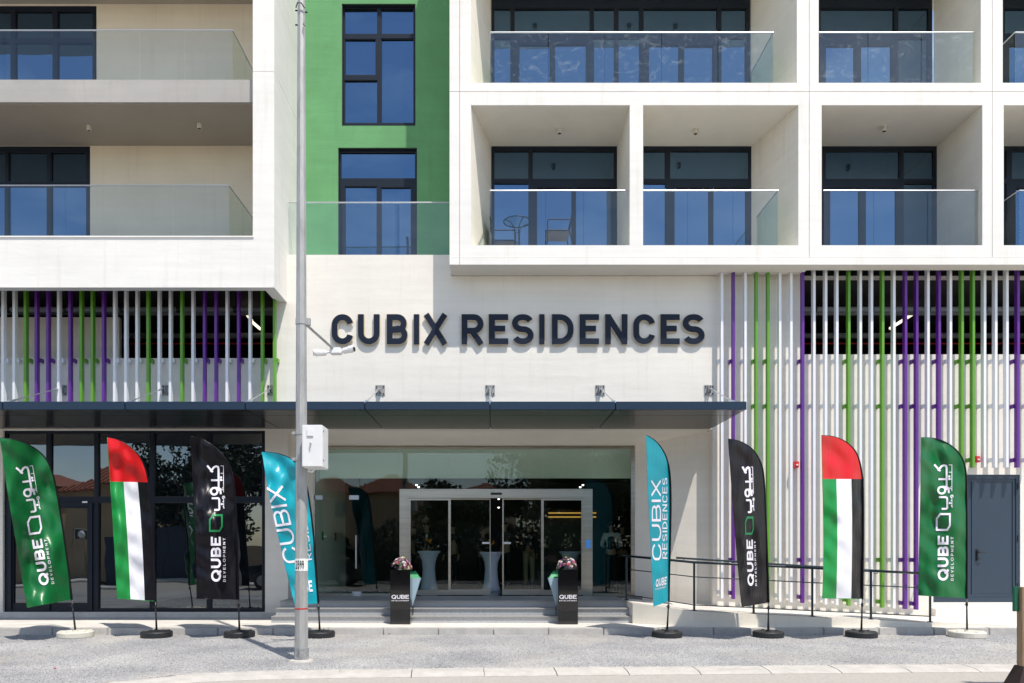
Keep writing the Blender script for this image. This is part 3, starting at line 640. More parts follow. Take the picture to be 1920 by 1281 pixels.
# car park behind the slats
y0, y1 = 15.86, 24
for a, b, z0, yc in ((-13.9, -4.5, 5.2, 15.86), (6.2, 13.9, 5.2, 15.86)):
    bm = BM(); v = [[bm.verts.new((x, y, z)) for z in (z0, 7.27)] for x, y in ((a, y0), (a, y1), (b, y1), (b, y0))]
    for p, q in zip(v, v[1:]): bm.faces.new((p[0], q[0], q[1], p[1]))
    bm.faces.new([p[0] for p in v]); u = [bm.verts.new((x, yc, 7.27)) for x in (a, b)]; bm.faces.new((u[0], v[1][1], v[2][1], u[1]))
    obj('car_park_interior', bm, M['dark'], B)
obj('car_park_wall', box(BM(), -13.8, X(228, 16.6), 16.5, 16.6, 5.25, Z(595, 16.5)), M['cream'], B)
for a, b in ((-13.8, -4.6), (6.5, 13.8)):
    bm = BM()
    tube(bm, [(a, 16.45, 6.98-.14), (b, 16.45, 6.98-.14)], .06, 10); tube(bm, [(a, 17.1, 6.95), (b, 17.1, 6.95)], .04, 8); tube(bm, [(a, 18.0, 6.7), (b, 18.0, 6.7)], .07, 8)
    obj('pipe', bm, M['pipe'], B)
    bm = BM()
    xx = a+.6
    while xx < b: tube(bm, [(xx, 16.45, 6.92), (xx, 16.45, 7.26)], .012, 5); tube(bm, [(xx-.04, 16.45, 6.84), (xx+.04, 16.45, 6.84)], .072, 10); xx += 1.25
    obj('pipe_hanger', bm, M['black'], B)
    obj('pipe', tube(BM(), [(a, 17.6, 6.4), (b, 17.6, 6.4)], .02, 6), M['redp'], B)
def tl(p0, p1, D0, D1):
    a, b = P(*p0, D0), P(*p1, D1); bm = BM(); tube(bm, [a, b], .035, 6); obj('tube_lamp', bm, M['tube'], B)
tl((1669, 616), (1716, 586), 18.4, 17.3); tl((458, 584), (472, 601), 17.2, 17.7); tl((474, 605), (488, 617), 17.8, 18.2)

# ---- canopy
cz0, cz1 = 4.063, 4.207; CF = 13.37
jx = [W0, -11.1, -8.82, -6.62, -4.46, -2.31, -.06, 2.195, 4.56]
root = BM(); box(root, W0, 4.54, 13.46, 15.598, 4.10, 4.17); can = obj('canopy', root, M['canopy'], B)
for a, b in zip(jx, jx[1:]):
    obj('fascia_panel', box(BM(), a+.009, b-.009, CF, 13.455, cz0, cz1, .004), M['canopy'], can)
    for ya, yb in ((13.465, 13.975), (13.995, 15.595)): obj('soffit_panel', box(BM(), a+.010, b-.010, ya, yb, cz0+.004, 4.098), M['soffp'], can)
    obj('top_sheet', box(BM(), a+.006, b-.006, 13.46, 15.59, 4.171, 4.20), M['canopy'], can)
for px, fx in ((-95, -11.1), (117, -8.82), (310, -6.62), (510, -4.46), (713, -2.31), (919, -.06), (1125, 2.19), (1329, 4.36)):
    xw = X(px, 15.6); zw = Z(732, 15.6); bm = BM()
    yw = 15.6 if px > 500 else 15.6
    box(bm, xw-.10, xw+.10, yw-.012, yw-.002, zw-.11, zw+.11)
    br = obj('stay_bracket', bm, M['pole'], B)
    b2 = BM()
    for dx in (-.07, .07):
        for dz in (-.075, .075): tube(b2, [(xw+dx, yw-.03, zw+dz), (xw+dx, yw-.011, zw+dz)], .014, 6)
    obj('bolt', b2, M['black'], br)
    b3 = BM(); box(b3, xw-.03, xw-.018, yw-.10, yw-.0125, zw-.06, zw+.09); box(b3, xw+.018, xw+.03, yw-.10, yw-.0125, zw-.06, zw+.09); obj('lug', b3, M['pole'], br)
    b4 = BM(); a = Vector((xw, yw-.07, zw+.03)); e = Vector((fx, 13.56, 4.245)); tube(b4, [a, e], .011, 8); tube(b4, [a+(e-a)*.06, a+(e-a)*.14], .02, 8); tube(b4, [a+(e-a)*.86, e], .02, 8); box(b4, fx-.03, fx+.03, 13.53, 13.60, 4.2, 4.26)
    obj('stay_rod', b4, M['rail'], B)

# ---- shop glazing on the left
window(B, 15.66, 3, 499, .226, 4.035, [(12, 87, 812, 932), (95, 177, 812, 932), (184, 281, 812, 932), (289, 388, 812, 932), (395, 492, 812, 932), (24, 84, 952, 1132), (102, 164, 952, 1132), (184, 281, 942, 1142), (289, 388, 942, 1142), (395, 492, 942, 1142)], M['shopgl'], tilt=.35)
window(B, 15.66, -300, -42, .226, 4.035, [(-290, -210, 812, 932), (-200, -130, 812, 932), (-120, -50, 812, 932), (-290, -210, 942, 1142), (-200, -130, 942, 1142), (-120, -50, 942, 1142)], M['shopgl'], tilt=.3)
bm = BM()
for px in (18, 90.5, 170): box(bm, X(px, 15.64)-.035, X(px, 15.64)+.035, 15.63, 15.655, .26, Z(944, 15.65))
box(bm, X(14, 15.64), X(174, 15.64), 15.625, 15.629, Z(950, 15.65), Z(943, 15.65)); obj('door_leaf_frame', bm, M['frame'], B)
bm = BM(); tube(bm, [P(86, 1010, 15.56), P(86, 1060, 15.56)], .014, 8); obj('door_handle', bm, M['rail'], B)
obj('notice', box(BM(), X(154, 15.62), X(164, 15.62), 15.618, 15.622, Z(943, 15.62), Z(940, 15.62)), M['cctv'], B)
obj('socket_box', box(BM(), X(522, 15.58), X(534, 15.58), 15.57, 15.599, Z(1150, 15.58), Z(1137, 15.58), .004), M['cream2'], B)

# ---- metal service door at the right
bm = BM(); plate(bm, DR[0], DR[1], DR[2], DR[3], 15.62, 15.70, [(DR[0]+.07, DR[1]-.07, DR[2]+.1, DR[3]-.08)])
dr = obj('service_door', bm, M['door'], B)
xm = X(1829, 15.6)
for a, b in ((DR[0]+.075, xm-.006), (xm+.006, DR[1]-.075)):
    lf = obj('door_leaf', box(BM(), a, b, 15.655, 15.69, DR[2]+.105, DR[3]-.085, .004), M['door'], dr)
b2 = BM(); plate(b2, DR[0]+.07, DR[1]-.07, DR[2]+.1, DR[3]-.08, 15.64, 15.654, [(DR[0]+.13, xm-.05, DR[2]+.17, DR[3]-.14), (xm+.05, DR[1]-.13, DR[2]+.17, DR[3]-.14)]); obj('door_stile', b2, M['door'], dr)
b2 = BM(); h = P(1834, 1041, 15.60); box(b2, h.x-.02, h.x+.02, 15.61, 15.638, h.z-.12, h.z+.12, .006); tube(b2, [(h.x, 15.60, h.z+.06), (h.x, 15.56, h.z+.06), (h.x+.14, 15.555, h.z+.055)], .011, 8); tube(b2, [(h.x, 15.61, h.z-.08), (h.x+.05, 15.6, h.z-.085)], .012, 8); obj('door_handle', b2, M['black'], dr)
b2 = BM()
for py in (912, 1010, 1100): tube(b2, [P(1908, py-6, 15.62), P(1908, py+6, 15.62)], .014, 8)
obj('hinge', b2, M['black'], dr)
obj('notice', box(BM(), X(1812, 15.63)-.02, X(1812, 15.63)+.02, 15.628, 15.639, Z(1007, 15.63), Z(990, 15.63)), M['cctv'], dr)
obj('door_sill', box(BM(), DR[0]-.05, 13.99, 15.45, 15.598, -.05, .31, .01), M['wall'], B)

# ---- entrance recess
EG = 16.5; zs = Z(838, EG)
def quadbox(pts, th, name, m):   # thin solid from a quad pushed along its normal
    bm = BM(); p = [Vector(q) for q in pts]; nrm = (p[1]-p[0]).cross(p[2]-p[0]).normalized()*th
    a = [bm.verts.new(q) for q in p]; b = [bm.verts.new(q+nrm) for q in p]; bm.faces.new(a); bm.faces.new(b[::-1])
    for i in range(4): bm.faces.new((a[i], a[(i+1) % 4], b[(i+1) % 4], b[i]))
    return obj(name, bm, m, B)
xl, xr = X(589, EG), X(1190, EG)
quadbox([(EN[0], 15.852, 4.06), (EN[1], 15.852, 4.06), (xr+.1, EG+.1, zs), (xl-.1, EG+.1, zs)], .1, 'recess_soffit', M['soffit'])
quadbox([(EN[0]-.0, 15.60, 4.062), (EN[1], 15.60, 4.062), (EN[1], 15.853, 4.061), (EN[0], 15.853, 4.061)], .05, 'recess_soffit', M['soffit'])
bm = BM(); prism(bm, [(EN[1]+.001, 15.851), (EN[1]+.15, 15.851), (EN[1]+.15, 16.9), (xr, 16.9), (xr, EG)], .2, 4.05); obj('recess_side_wall', bm, M['wall'], B)
bm = BM(); prism(bm, [(EN[0]-.001, 15.851), (xl, EG), (xl, 16.9), (EN[0]-.15, 16.9), (EN[0]-.15, 15.851)], .2, 4.05); obj('recess_side_wall', bm, M['wall'], B)
bm = BM(); zt_ = Z(842, EG)
box(bm, xl, xr, EG-.02, EG+.05, zt_, zs-.001); box(bm, xl, X(591.5, EG), EG-.02, EG+.05, .51, zt_-.001); box(bm, X(1183, EG), xr, EG-.02, EG+.05, .51, zt_-.001); box(bm, X(592, EG), X(749, EG), EG-.015, EG+.04, .511, .56); box(bm, X(1112, EG), X(1182.5, EG), EG-.015, EG+.04, .511, .56)
fr = obj('glazing_frame', bm, M['steel'], B)
def gp(a, b, c, d, y=EG): obj('glass_panel', box(BM(), X(a, EG)+.004, X(b, EG)-.004, y, y+.012, Z(d, EG), Z(c, EG)), M['lobgl'], fr)
zb_ = 1112.5
gp(592, 674, 842.5, 935); gp(592, 674, 936, zb_); gp(674, 749, 842.5, zb_)
for a, b in ((749, 842), (842, 930), (930, 1017), (1017, 1111)): gp(a, b, 842.5, 916.5)
gp(1111, 1183, 842.5, zb_)
b2 = BM()
for px, py in ((664, 933), (590+6, 933), (669, 1113)): box(b2, X(px-9, EG), X(px+9, EG), EG-.02, EG-.002, Z(py+4, EG), Z(py-4, EG), .003)
tube(b2, [P(667.5, 1004, EG-.06), P(667.5, 1066, EG-.06)], .016, 8)
for py in (1010, 1060): tube(b2, [P(667.5, py, EG-.06), P(667.5, py, EG)], .01, 6)
obj('door_fitting', b2, M['rail'], fr)
b2 = BM(); 
for py in (1112, 1117.5): box(b2, X(664, EG), X(676, EG), EG-.0265, EG-.021, Z(py+2, EG), Z(py-2, EG))
obj('notice', b2, M['cctv'], fr)
# portal and sliding leaves
PY = EG-.12; fx = lambda p: X(p, PY)
bm = BM(); zz = lambda q: Z(q, PY)
plate(bm, fx(749), fx(1111), .512, zz(917), PY, PY+.22, [(fx(765), fx(1095), .4, zz(934))])
pt = obj('sliding_door', bm, M['steel'], B)
obj('trim', plate(BM(), fx(751), fx(1109), .512, zz(920), PY-.012, PY-.002, [(fx(762.5), fx(1097.5), .4, zz(932))]), M['steel'], pt)
obj('sensor', box(BM(), fx(920), fx(941), PY-.03, PY-.013, zz(928), zz(924)), M['black'], pt)
obj('intercom', box(BM(), fx(1099), fx(1107), PY-.03, PY-.013, zz(1028), zz(1012)), mat('blue_screen', (.02, .08, .2), .2, emit=((.05, .2, .55), .5)), pt)
for a, b, yy in ((765, 845, .03), (1015, 1095, .03)):
    lf = obj('door_leaf', plate(BM(), fx(a), fx(b), .53, zz(934.5), PY+yy, PY+yy+.05, [(fx(a+4.5), fx(b-4.5), .64, zz(938))]), M['steel'], pt)
    obj('pane', box(BM(), fx(a+4.5), fx(b-4.5), PY+yy+.02, PY+yy+.03, .64, zz(938)), M['lobgl'], lf)
for a, b, yy in ((840, 919.5, .10), (942, 1020, .10)):
    lf = obj('door_leaf', plate(BM(), fx(a), fx(b), .53, zz(934.5), PY+yy, PY+yy+.05, [(fx(a+2.5), fx(b-1.2), .65, zz(936.5))]), M['steel'], pt)
    obj('pane', box(BM(), fx(a+2.5), fx(b-1.2), PY+yy+.02, PY+yy+.03, .65, zz(936.5)), M['lobgl'], lf)
    px = 911 if a < 900 else 951
    obj('sticker', box(BM(), fx(px-7), fx(px+7), PY+yy+.014, PY+yy+.018, zz(1020), zz(1016.5), .0), M['cctv'], lf)
# lobby room
LB = 23.5
obj('lobby_floor', box(BM(), -4.0, 5.0, 16.43, LB, .40, .508), M['lobfl'], B)
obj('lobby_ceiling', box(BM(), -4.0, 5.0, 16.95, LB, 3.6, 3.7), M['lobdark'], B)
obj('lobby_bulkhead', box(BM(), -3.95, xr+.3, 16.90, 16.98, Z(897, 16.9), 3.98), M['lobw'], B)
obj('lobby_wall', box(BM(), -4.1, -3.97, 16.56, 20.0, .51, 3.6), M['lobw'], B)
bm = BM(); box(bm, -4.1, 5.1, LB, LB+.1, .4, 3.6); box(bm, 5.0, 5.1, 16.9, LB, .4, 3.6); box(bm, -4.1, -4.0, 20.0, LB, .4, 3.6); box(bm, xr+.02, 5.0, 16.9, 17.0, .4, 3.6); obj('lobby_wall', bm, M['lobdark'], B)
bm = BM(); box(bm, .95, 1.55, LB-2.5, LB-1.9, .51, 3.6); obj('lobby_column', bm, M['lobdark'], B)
D = 21.5; bm = BM()
for py in (962, 969.5): box(bm, X(989, D), X(1118, D), D, D+.04, Z(py+1.1, D), Z(py-1.1, D))
obj('light_strip', bm, M['amber'], B)
bm = BM(); box(bm, X(980, D), X(1125, D), D+.05, D+.15, Z(1100, D), Z(955, D)); obj('lobby_panel', bm, mat('bronze_panel', (.05, .04, .03), .3), B)
for px, py, D in ((781, 911, 17.6), (785, 915, 18.2), (1093, 911, 17.6), (1088, 915, 18.2), (935, 937, 19.5), (935, 953, 20.5)):
    obj('spot_lamp', lathe(BM(), tuple(P(px, py, D)), [(.02, 0), (.03, .03)], 10), M['spot'], B)
for a, c in ((600, 'gtip'), (628, 'red')):
    D = 18; obj('wall_sign', box(BM(), -3.965, -3.95, 17.2 if a == 600 else 18.6, 17.35 if a == 600 else 18.75, 1.75, 1.95), M[c], B)

# ================================================================== building sign
LD = 15.53
SG = thing('building_sign', 'large navy raised letters reading CUBIX RESIDENCES above the entrance canopy', 'sign', (X(972, LD), 15.6, Z(645, LD)))
ext = dict(zip(range(15), [(183, 272), (293, 383), (414, 500), (527, 549), (567, 668), (727, 818), (841, 922), (938, 1028), (1052, 1074), (1105, 1195), (1221, 1302), (1328, 1421), (1446, 1537), (1560, 1640), (1653, 1744)]))
zb, zh = Z(645.2, LD), Z(589.2, LD)-Z(645.2, LD)
for i, ch in enumerate('CUBIXRESIDENCES'):
    a, b = [540+e/2.2326 for e in ext[i]]; xa, xb_ = X(a, LD), X(b, LD); t = .19; w0 = (xb_-xa)/zh
    w, S = glyph(ch, t, w0); k = (xb_-xa)/w/zh; k = max(.8, min(1.25, k))
    bm = BM(); bm2 = BM(); cxm = (xa+xb_)/2; zc = zb+zh/2
    for j, (pts, cl) in enumerate(S):
        f = lambda u, v, l, xa=xa, k=k: Vector((xa+u*k*zh, LD-l, zb+v*zh))
        stroke_faces(bm, pts, t, cl, f, depth=.016+.0005*j, layer=.0006*j)
        g2 = lambda u, v, l, xa=xa, k=k: Vector((xa+u*k*zh+.0, LD+.018-l, zb+v*zh-.008))
        stroke_faces(bm2, pts, t+.045, cl, g2, depth=.018+.0005*j, layer=.0006*j)
    lt = obj('letter', bm, M['navy'], SG); obj('letter_rim', bm2, M['gold'], lt)

# ================================================================== utility pole
PD = 10.38
pb = P(565, 1240, PD)
PO = thing('utility_pole', 'tall grey galvanised utility pole numbered 2599 standing in the gravel', 'pole', (pb.x, PD, 0))
bm = BM(); H = 11.2
tube(bm, [(pb.x-.0*z, PD, z) for z in (0, 2.5, 5, 7.5, 9.3, H)], [.095, .083, .072, .060, .050, .042], 8); 
shaft = obj('shaft', bm, M['pole'], PO)
obj('footing', lathe(BM(), (pb.x, PD, 0), [(.18, 0), (.17, .02), (.112, .03)], 10), M['kerb2'], PO)
obj('base_sleeve', tube(BM(), [(pb.x, PD, .02), (pb.x, PD, .19)], [.104, .1025], 8), mat('peeling_grey_paint', (.12, .13, .15), .7, .2, var=.8, vscale=14, col2=(.45, .45, .44)), PO)
def ring(z, r, h, m, name): return obj(name, tube(BM(), [(pb.x, PD, z-h/2), (pb.x, PD, z+h/2)], r, 8), m, PO)
pr = lambda z: .095-.0047*z
ring(Z(1141, PD), pr(.85)+.003, .018, M['redtape'], 'tape_band')
zp = Z(1059, PD); o = ring(zp, pr(zp)+.002, .17, M['plate'], 'number_plate')
bm = BM(); wv = .112
word(bm, '2599', .17, .16, lambda u, v, l: Vector((pb.x-.5*wv+u*wv, PD-pr(zp)-.006-l+(.012 if abs(u-.5) > .4 else 0), zp-.06+v*.12)), w0=.55)
obj('number', bm, M['ink'], o)
for py in (603,): ring(Z(py, PD), pr(Z(py, PD))+.008, .09, M['pole'], 'clamp')
for py in (812, 861): ring(Z(py, PD), pr(Z(py, PD))+.007, .05, M['pole'], 'clamp')
for py, s in ((20, -1), (23, 1), (47, -1)): z = Z(py, PD); obj('bolt', tube(BM(), [(pb.x+s*.05, PD, z), (pb.x+s*.085, PD, z)], .01, 6), M['black'], PO)
bm = BM()
z = Z(14, PD); tube(bm, [(pb.x-.06, PD-.06, z-.05), (pb.x-.03, PD-.09, z+.0), (pb.x+.02, PD-.085, z), (pb.x+.06, PD-.05, z-.05)], .008, 6); obj('hook', bm, M['black'], PO); bm = BM()
z = Z(52, PD); tube(bm, [(pb.x+.05, PD-.06, z+.03), (pb.x+.05, PD-.075, z-.01), (pb.x+.07, PD-.075, z-.03)], .007, 6)
obj('hook', bm, M['black'], PO)
# camera arm
a = P(570, 605, PD); e = P(628, 657, 10.95)
AR = thing('camera_bracket', 'slanting grey arm clamped to the pole holding two security cameras', 'bracket', tuple(a))
bm = BM(); tube(bm, [a, e], .024, 4); obj('arm', bm, M['pole'], AR)
c = P(630, 659, 10.95); obj('junction_box', box(BM(), c.x-.085, c.x+.085, c.y-.06, c.y+.06, c.z-.045, c.z+.045, .012), M['cctv'], AR)
obj('clamp_plate', box(BM(), a.x-.03, a.x+.09, a.y-.02, a.y+.03, a.z-.04, a.z+.06, .004), M['pole'], AR)
for lab, q, d in (('white bullet security camera pointing left from the pole arm', P(603, 662, 10.95), Vector((-1, -.25, -.12))), ('white bullet security camera pointing right from the pole arm', P(651, 657, 10.95), Vector((1, -.35, .06)))):
    T_ = thing('security_camera', lab, 'camera', tuple(q), 'security cameras on the pole arm'); d = d.normalized()
    obj('body', tube(BM(), [q-d*.07, q-d*.055, q+d*.09], [.03, .042, .044], 14), M['cctv'], T_)
    obj('hood', tube(BM(), [q+d*.03+Vector((0, 0, .012)), q+d*.115+Vector((0, 0, .014))], .045, 14), M['cctv'], T_)
    obj('lens', tube(BM(), [q+d*.116, q+d*.120], .036, 14), M['blackg'], T_)
    obj('joint', tube(BM(), [q-d*.07, c+d*.05], .016, 8), M['cctv'], T_)
# cabinet
x0, x1 = X(566, 10.12), X(604, 10.12); z0, z1 = Z(876, 10.12), Z(796, 10.12)
CBx = thing('electrical_cabinet', 'white metal cabinet strapped to the grey utility pole', 'cabinet', ((x0+x1)/2, 10.3, z0))
obj('body', box(BM(), x0, x1, 10.17, 10.5, z0, z1, .012), M['cab'], CBx)
dd = obj('door', box(BM(), x0+.0, x1-.0, 10.12, 10.163, z0+.004, z1-.004, .010), M['cab'], CBx)
q = P(581.5, 811, 10.11); obj('label_plate', box(BM(), q.x-.045, q.x+.045, 10.105, 10.118, q.z-.05, q.z+.05, .004), M['cab'], dd)
q = P(582, 832, 10.10); b2 = BM(); tube(b2, [(q.x, 10.118, q.z), (q.x, 10.09, q.z)], .013, 8); tube(b2, [(q.x, 10.098, q.z), (q.x, 10.094, q.z-.035)], .009, 6); obj('lock', b2, M['steel'], dd)
b2 = BM()
for dz in (.1, .5): tube(b2, [(x1-.004, 10.20, z0+dz), (x1+.006, 10.20, z0+dz)], .012, 8)
obj('hinge', b2, M['black'], CBx)
b2 = BM()
for py in (812, 861): zc = Z(py, PD); box(b2, pb.x-.13, x0+.02, PD-.012, PD+.012, zc-.02, zc+.02)
obj('strap', b2, M['pole'], CBx)
b2 = BM(); tube(b2, [(x0+.05, 10.3, z0), (x0+.05, 10.3, z0-.04), (x0+.10, 10.28, z0-.05), (x0+.14, 10.28, z0-.01), (x0+.14, 10.28, z0+.01)], .012, 6); obj('cable', b2, M['cctv'], CBx)

# ================================================================== feather flags
FD = 13.17
def lerp_poly(pts, n):
    p = [Vector(q) for q in pts]; L = [0]
    for a_, b_ in zip(p, p[1:]): L.append(L[-1]+(b_-a_).length)
    out = []
    for i in range(n+1):
        s = L[-1]*i/n; k = 0
        while k < len(L)-2 and L[k+1] < s: k += 1
        out.append(p[k]+(p[k+1]-p[k])*((s-L[k])/max(1e-9, L[k+1]-L[k])))
    return out
def smoothp(pts, it=2):
    for _ in range(it):
        q = [pts[0]]
        for a_, b_ in zip(pts, pts[1:]):
            q.append((a_[0]*.75+b_[0]*.25, a_[1]*.75+b_[1]*.25)); q.append((a_[0]*.25+b_[0]*.75, a_[1]*.25+b_[1]*.75))
        q.append(pts[-1]); pts = q
    return pts
def flag(label, off, sc, left, right, base, mats, split=None, slope=0., ph=0., basemat='rubber', prints=(), fold=None, amp=1.):
    cv = lambda p: (p[0]/sc+off[0], p[1]/sc+off[1])
    left = [cv(p) for p in left]; right = [cv(p) for p in right]; bp = cv(base)
    rpx = right[-1][0]
    T_ = thing('feather_flag', label, 'feather flag', (X(bp[0], FD), FD, 0), 'feather flags standing along the pavement')
    def Df(px, py):
        e = min(1., max(0, (rpx+14-px)/60))+.15
        w = .038*math.sin(px*.055+py*.010+ph)+.012*math.sin(py*.045-px*.05+ph*2)+.007*math.sin(px*.13+py*.07+ph*3)+.006*math.sin(py*.15-px*.11+ph)+.010*math.sin(px*.20-py*.035+ph*4)*(.5+.5*math.sin(py*.02+ph))
        w2 = .09*mnoise.noise(Vector((px*.02, py*.006, ph*3)))+.035*mnoise.noise(Vector((px*.045+py*.015, py*.02-px*.02, ph)))
        dd_ = slope*(px-rpx)/106.
        if fold: dd_ += fold(px, py)
        return FD+dd_+(w+w2)*e*amp*1.35
    if split: nA, nB = 20, 48; Lp = lerp_poly(smoothp(left[:split[0]+1]), nA)+lerp_poly(smoothp(left[split[0]:]), nB)[1:]; Rp = lerp_poly(smoothp(right[:split[1]+1]), nA)+lerp_poly(smoothp(right[split[1]:]), nB)[1:]
    else: nA = 0; nB = 64; Lp = lerp_poly(smoothp(left), nB); Rp = lerp_poly(smoothp(right), nB)
    us = [i/28 for i in range(29)]
    if split: us = [.355*i/10 for i in range(10)]+[.355+(.733-.355)*i/10 for i in range(10)]+[.733+.267*i/8 for i in range(9)]
    bm = BM(); grid = []
    for a_, b_ in zip(Lp, Rp): grid.append([bm.verts.new(P(a_.x+(b_.x-a_.x)*u, a_.y+(b_.y-a_.y)*u, Df(a_.x+(b_.x-a_.x)*u, a_.y+(b_.y-a_.y)*u))) for u in us])
    for r_ in range(len(grid)-1):
        for c_ in range(len(us)-1):
            f = bm.faces.new((grid[r_][c_], grid[r_][c_+1], grid[r_+1][c_+1], grid[r_+1][c_]))
            if split:
                f.material_index = 0 if r_ < nA else (1 if c_ < 10 else (2 if c_ < 20 else 3))
    cl = obj('cloth', bm, [M[k] for k in mats], T_, smooth=True)
    # hem
    hb = BM(); e0 = [P(p.x, p.y, Df(p.x, p.y)-.004) for p in Lp]
    tube(hb, e0, .004, 5); tube(hb, [P(Lp[-1].x+(Rp[-1].x-Lp[-1].x)*u, Lp[-1].y+(Rp[-1].y-Lp[-1].y)*u, Df(Lp[-1].x+(Rp[-1].x-Lp[-1].x)*u, Lp[-1].y+(Rp[-1].y-Lp[-1].y)*u)-.004) for u in us], .004, 5)
    obj('hem', hb, M[mats[-1] if not split else mats[1]], cl, smooth=True)
    # pole in its sleeve along the right edge and over the top
    sp = [P(p.x+1.2, p.y, FD+(Df(p.x, p.y)-FD)*.5+.004) for p in Rp]
    sl_ = BM(); tube(sl_, sp, [.006+.013*min(1, i/20) for i in range(len(sp))], 8); obj('sleeve', sl_, M['fblack'] if mats[0] != 'fteal' else M['fblack'], T_, smooth=True)
    pl = BM(); b0 = P(bp[0], bp[1], FD); b0.z = .09; tube(pl, [b0, b0+(sp[-1]-b0)*.5, sp[-1]-(sp[-1]-sp[-4]).normalized()*.0], [.019, .014, .012], 10); obj('pole', pl, M['black'], T_, smooth=True)
    j = BM(); m_ = b0+(sp[-1]-b0)*.82; tube(j, [m_-Vector((0, 0, .03)), m_+Vector((0, 0, .03))], .021, 8); tube(j, [m_, m_+Vector((-.05, -.02, .0))], .006, 5); obj('clip', j, M['black'], T_)
    bx_ = X(bp[0], FD)
    rb = .265 if basemat == 'rubber' else .295
    bs = lathe(BM(), (bx_, FD, .0), [(rb*.97, .0), (rb, .012), (rb, .085), (rb*.96, .102), (rb*.55, .106), (rb*.50, .098), (rb*.16, .098), (rb*.15, .125), (rb*.08, .125)], 36)
    bo = obj('base_weight', bs, M[basemat if basemat == 'rubber' else 'cream2'], T_)
    gr = BM()
    for k in range(5):
        an = k*2*math.pi/5+.3+ph; tube(gr, [(bx_+rb*.6*math.cos(an), FD+rb*.6*math.sin(an), .106), (bx_+rb*.88*math.cos(an+.12), FD+rb*.88*math.sin(an+.12), .107)], .012, 6)
    obj('base_rib', gr, M[basemat if basemat == 'rubber' else 'cream2'], bo)
    # printing
    for kind, O, U, V, mm in prints:
        O = cv(O); U = (U[0]/sc, U[1]/sc); V = (V[0]/sc, V[1]/sc)
        def f(u, v, l, O=O, U=U, V=V):
            px, py = O[0]+U[0]*u+V[0]*v, O[1]+U[1]*u+V[1]*v
            return P(px, py, Df(px, py)-.010-l)
        b2 = BM()
        if kind == 'logo':
            pts = [(0, 0), (0, 1), (.72, 1), (1, .72), (1, 0), (.28, 0)] if False else [(.0, .22), (.0, .98), (.70, .98), (1.0, .72), (1.0, .02), (.28, .02)]
            stroke_faces(b2, pts, .13, 1, f, step=.2)
        elif kind == 'arabic':
            s = .055
            for pts, cz in (([(.0, .42), (.0, .18)]+arc(.03, .16, .03, .14, 190, 270, 4)+arc(.22, .16, .04, .14, 270, 350, 4)+[(.26, .62)], 0),
                            (arc(.415, .42, .075, .26, 0, 360, 16), 0), ([(.49, .42), (.49, .10), (.46, -.08), (.35, -.10)], 0), ([(.42, .06), (.92, .06)], 0),
                            ([(.66, .06), (.66, .66)], 0), ([(.90, .06), (.955, .10), (.97, .25), (.95, .42), (.85, .70)], 0), ([(.84, .52), (.985, .96)], 0)):
                # widths differ along the two axes, so use a physical brush
                import math as _m
                kx = _m.hypot(*U); ky = _m.hypot(*V); pp = [(p[0]*kx, p[1]*ky) for p in pts]
                stroke_faces(b2, pp, kx*.043, cz, lambda u, v, l, kx=kx, ky=ky: f(u/kx, v/ky, l), step=kx*.03, layer=.0005*len(b2.verts)/60)
            kx = math.hypot(*U); ky = math.hypot(*V)
            for (u, v) in ((.13, -.17), (.665, -.13), (.72, -.13)):
                vv = [b2.verts.new(f(u+.026*math.cos(t), v+.026*kx/ky*math.sin(t), .001)) for t in [k*math.pi/5 for k in range(10)]]; b2.faces.new(vv)
        elif kind == 'arabic2':
            kx = math.hypot(*U); ky = math.hypot(*V)
            for i_, pts in enumerate(([(0, .1), (.03, .0), (.05, .5)], [(.02, .12), (.30, .12)], [(.10, .12), (.10, .6)], [(.17, .12), (.17, .55)], arc(.26, .32, .03, .25, 0, 360, 10), [(.29, .3), (.29, -.2), (.24, -.3)],
                         [(.38, .12), (1, .12)], arc(.46, .35, .03, .25, 0, 360, 10), [(.44, .12), (.44, 1.1)], [(.66, .12), (.66, .6)], [(.82, .12), (.82, 1.1)], [(.99, .06), (.99, 1.1)])):
                pp = [(p[0]*kx, p[1]*ky) for p in pts]
                stroke_faces(b2, pp, 1.1, 0, lambda u, v, l: f(u/kx, v/ky, l), step=kx*.05, layer=.0004*i_)
        else:
            t, gap, w0 = {'QUBE': (.21, .14, .80), 'DEVELOPMENT': (.16, .42, .72), 'CUBIX': (.12, .13, .80), 'RESIDENCES': (.12, .16, .62)}[kind]
            word(b2, kind, t, gap, f, w0=w0, step=.12)
        obj({'logo': 'logo', 'arabic': 'arabic_lettering', 'arabic2': 'small_arabic_lettering'}.get(kind, 'lettering'), b2, M[mm], cl)
    return T_
def qube_prints(O, ax, s=1., lg='print', w=1., pc=(0, 0)):
    """O bottom of QUBE baseline, ax lean of the axis in zoomed px"""
    def pt(u, v): return (O[0]+ax[0]*u-v*w, O[1]+ax[1]*u-v*w*pc[0])
    def seg(a_, b_): return (ax[0]*(b_-a_), ax[1]*(b_-a_))
    V = lambda h: (-h*w, -h*w*pc[0])
    return [('QUBE', pt(0, 0), seg(0, .385), V(52), 'print'), ('DEVELOPMENT', pt(.0, -24*1), seg(0, .375), V(13), 'print'), ('logo', pt(.435, -8), seg(0, .135), V(66), lg),
            ('arabic', pt(.615, 5), seg(0, .385), V(66), 'print'), ('arabic2', pt(.625, -18), seg(0, .37), V(15), 'print')]
oL = (0, 780)
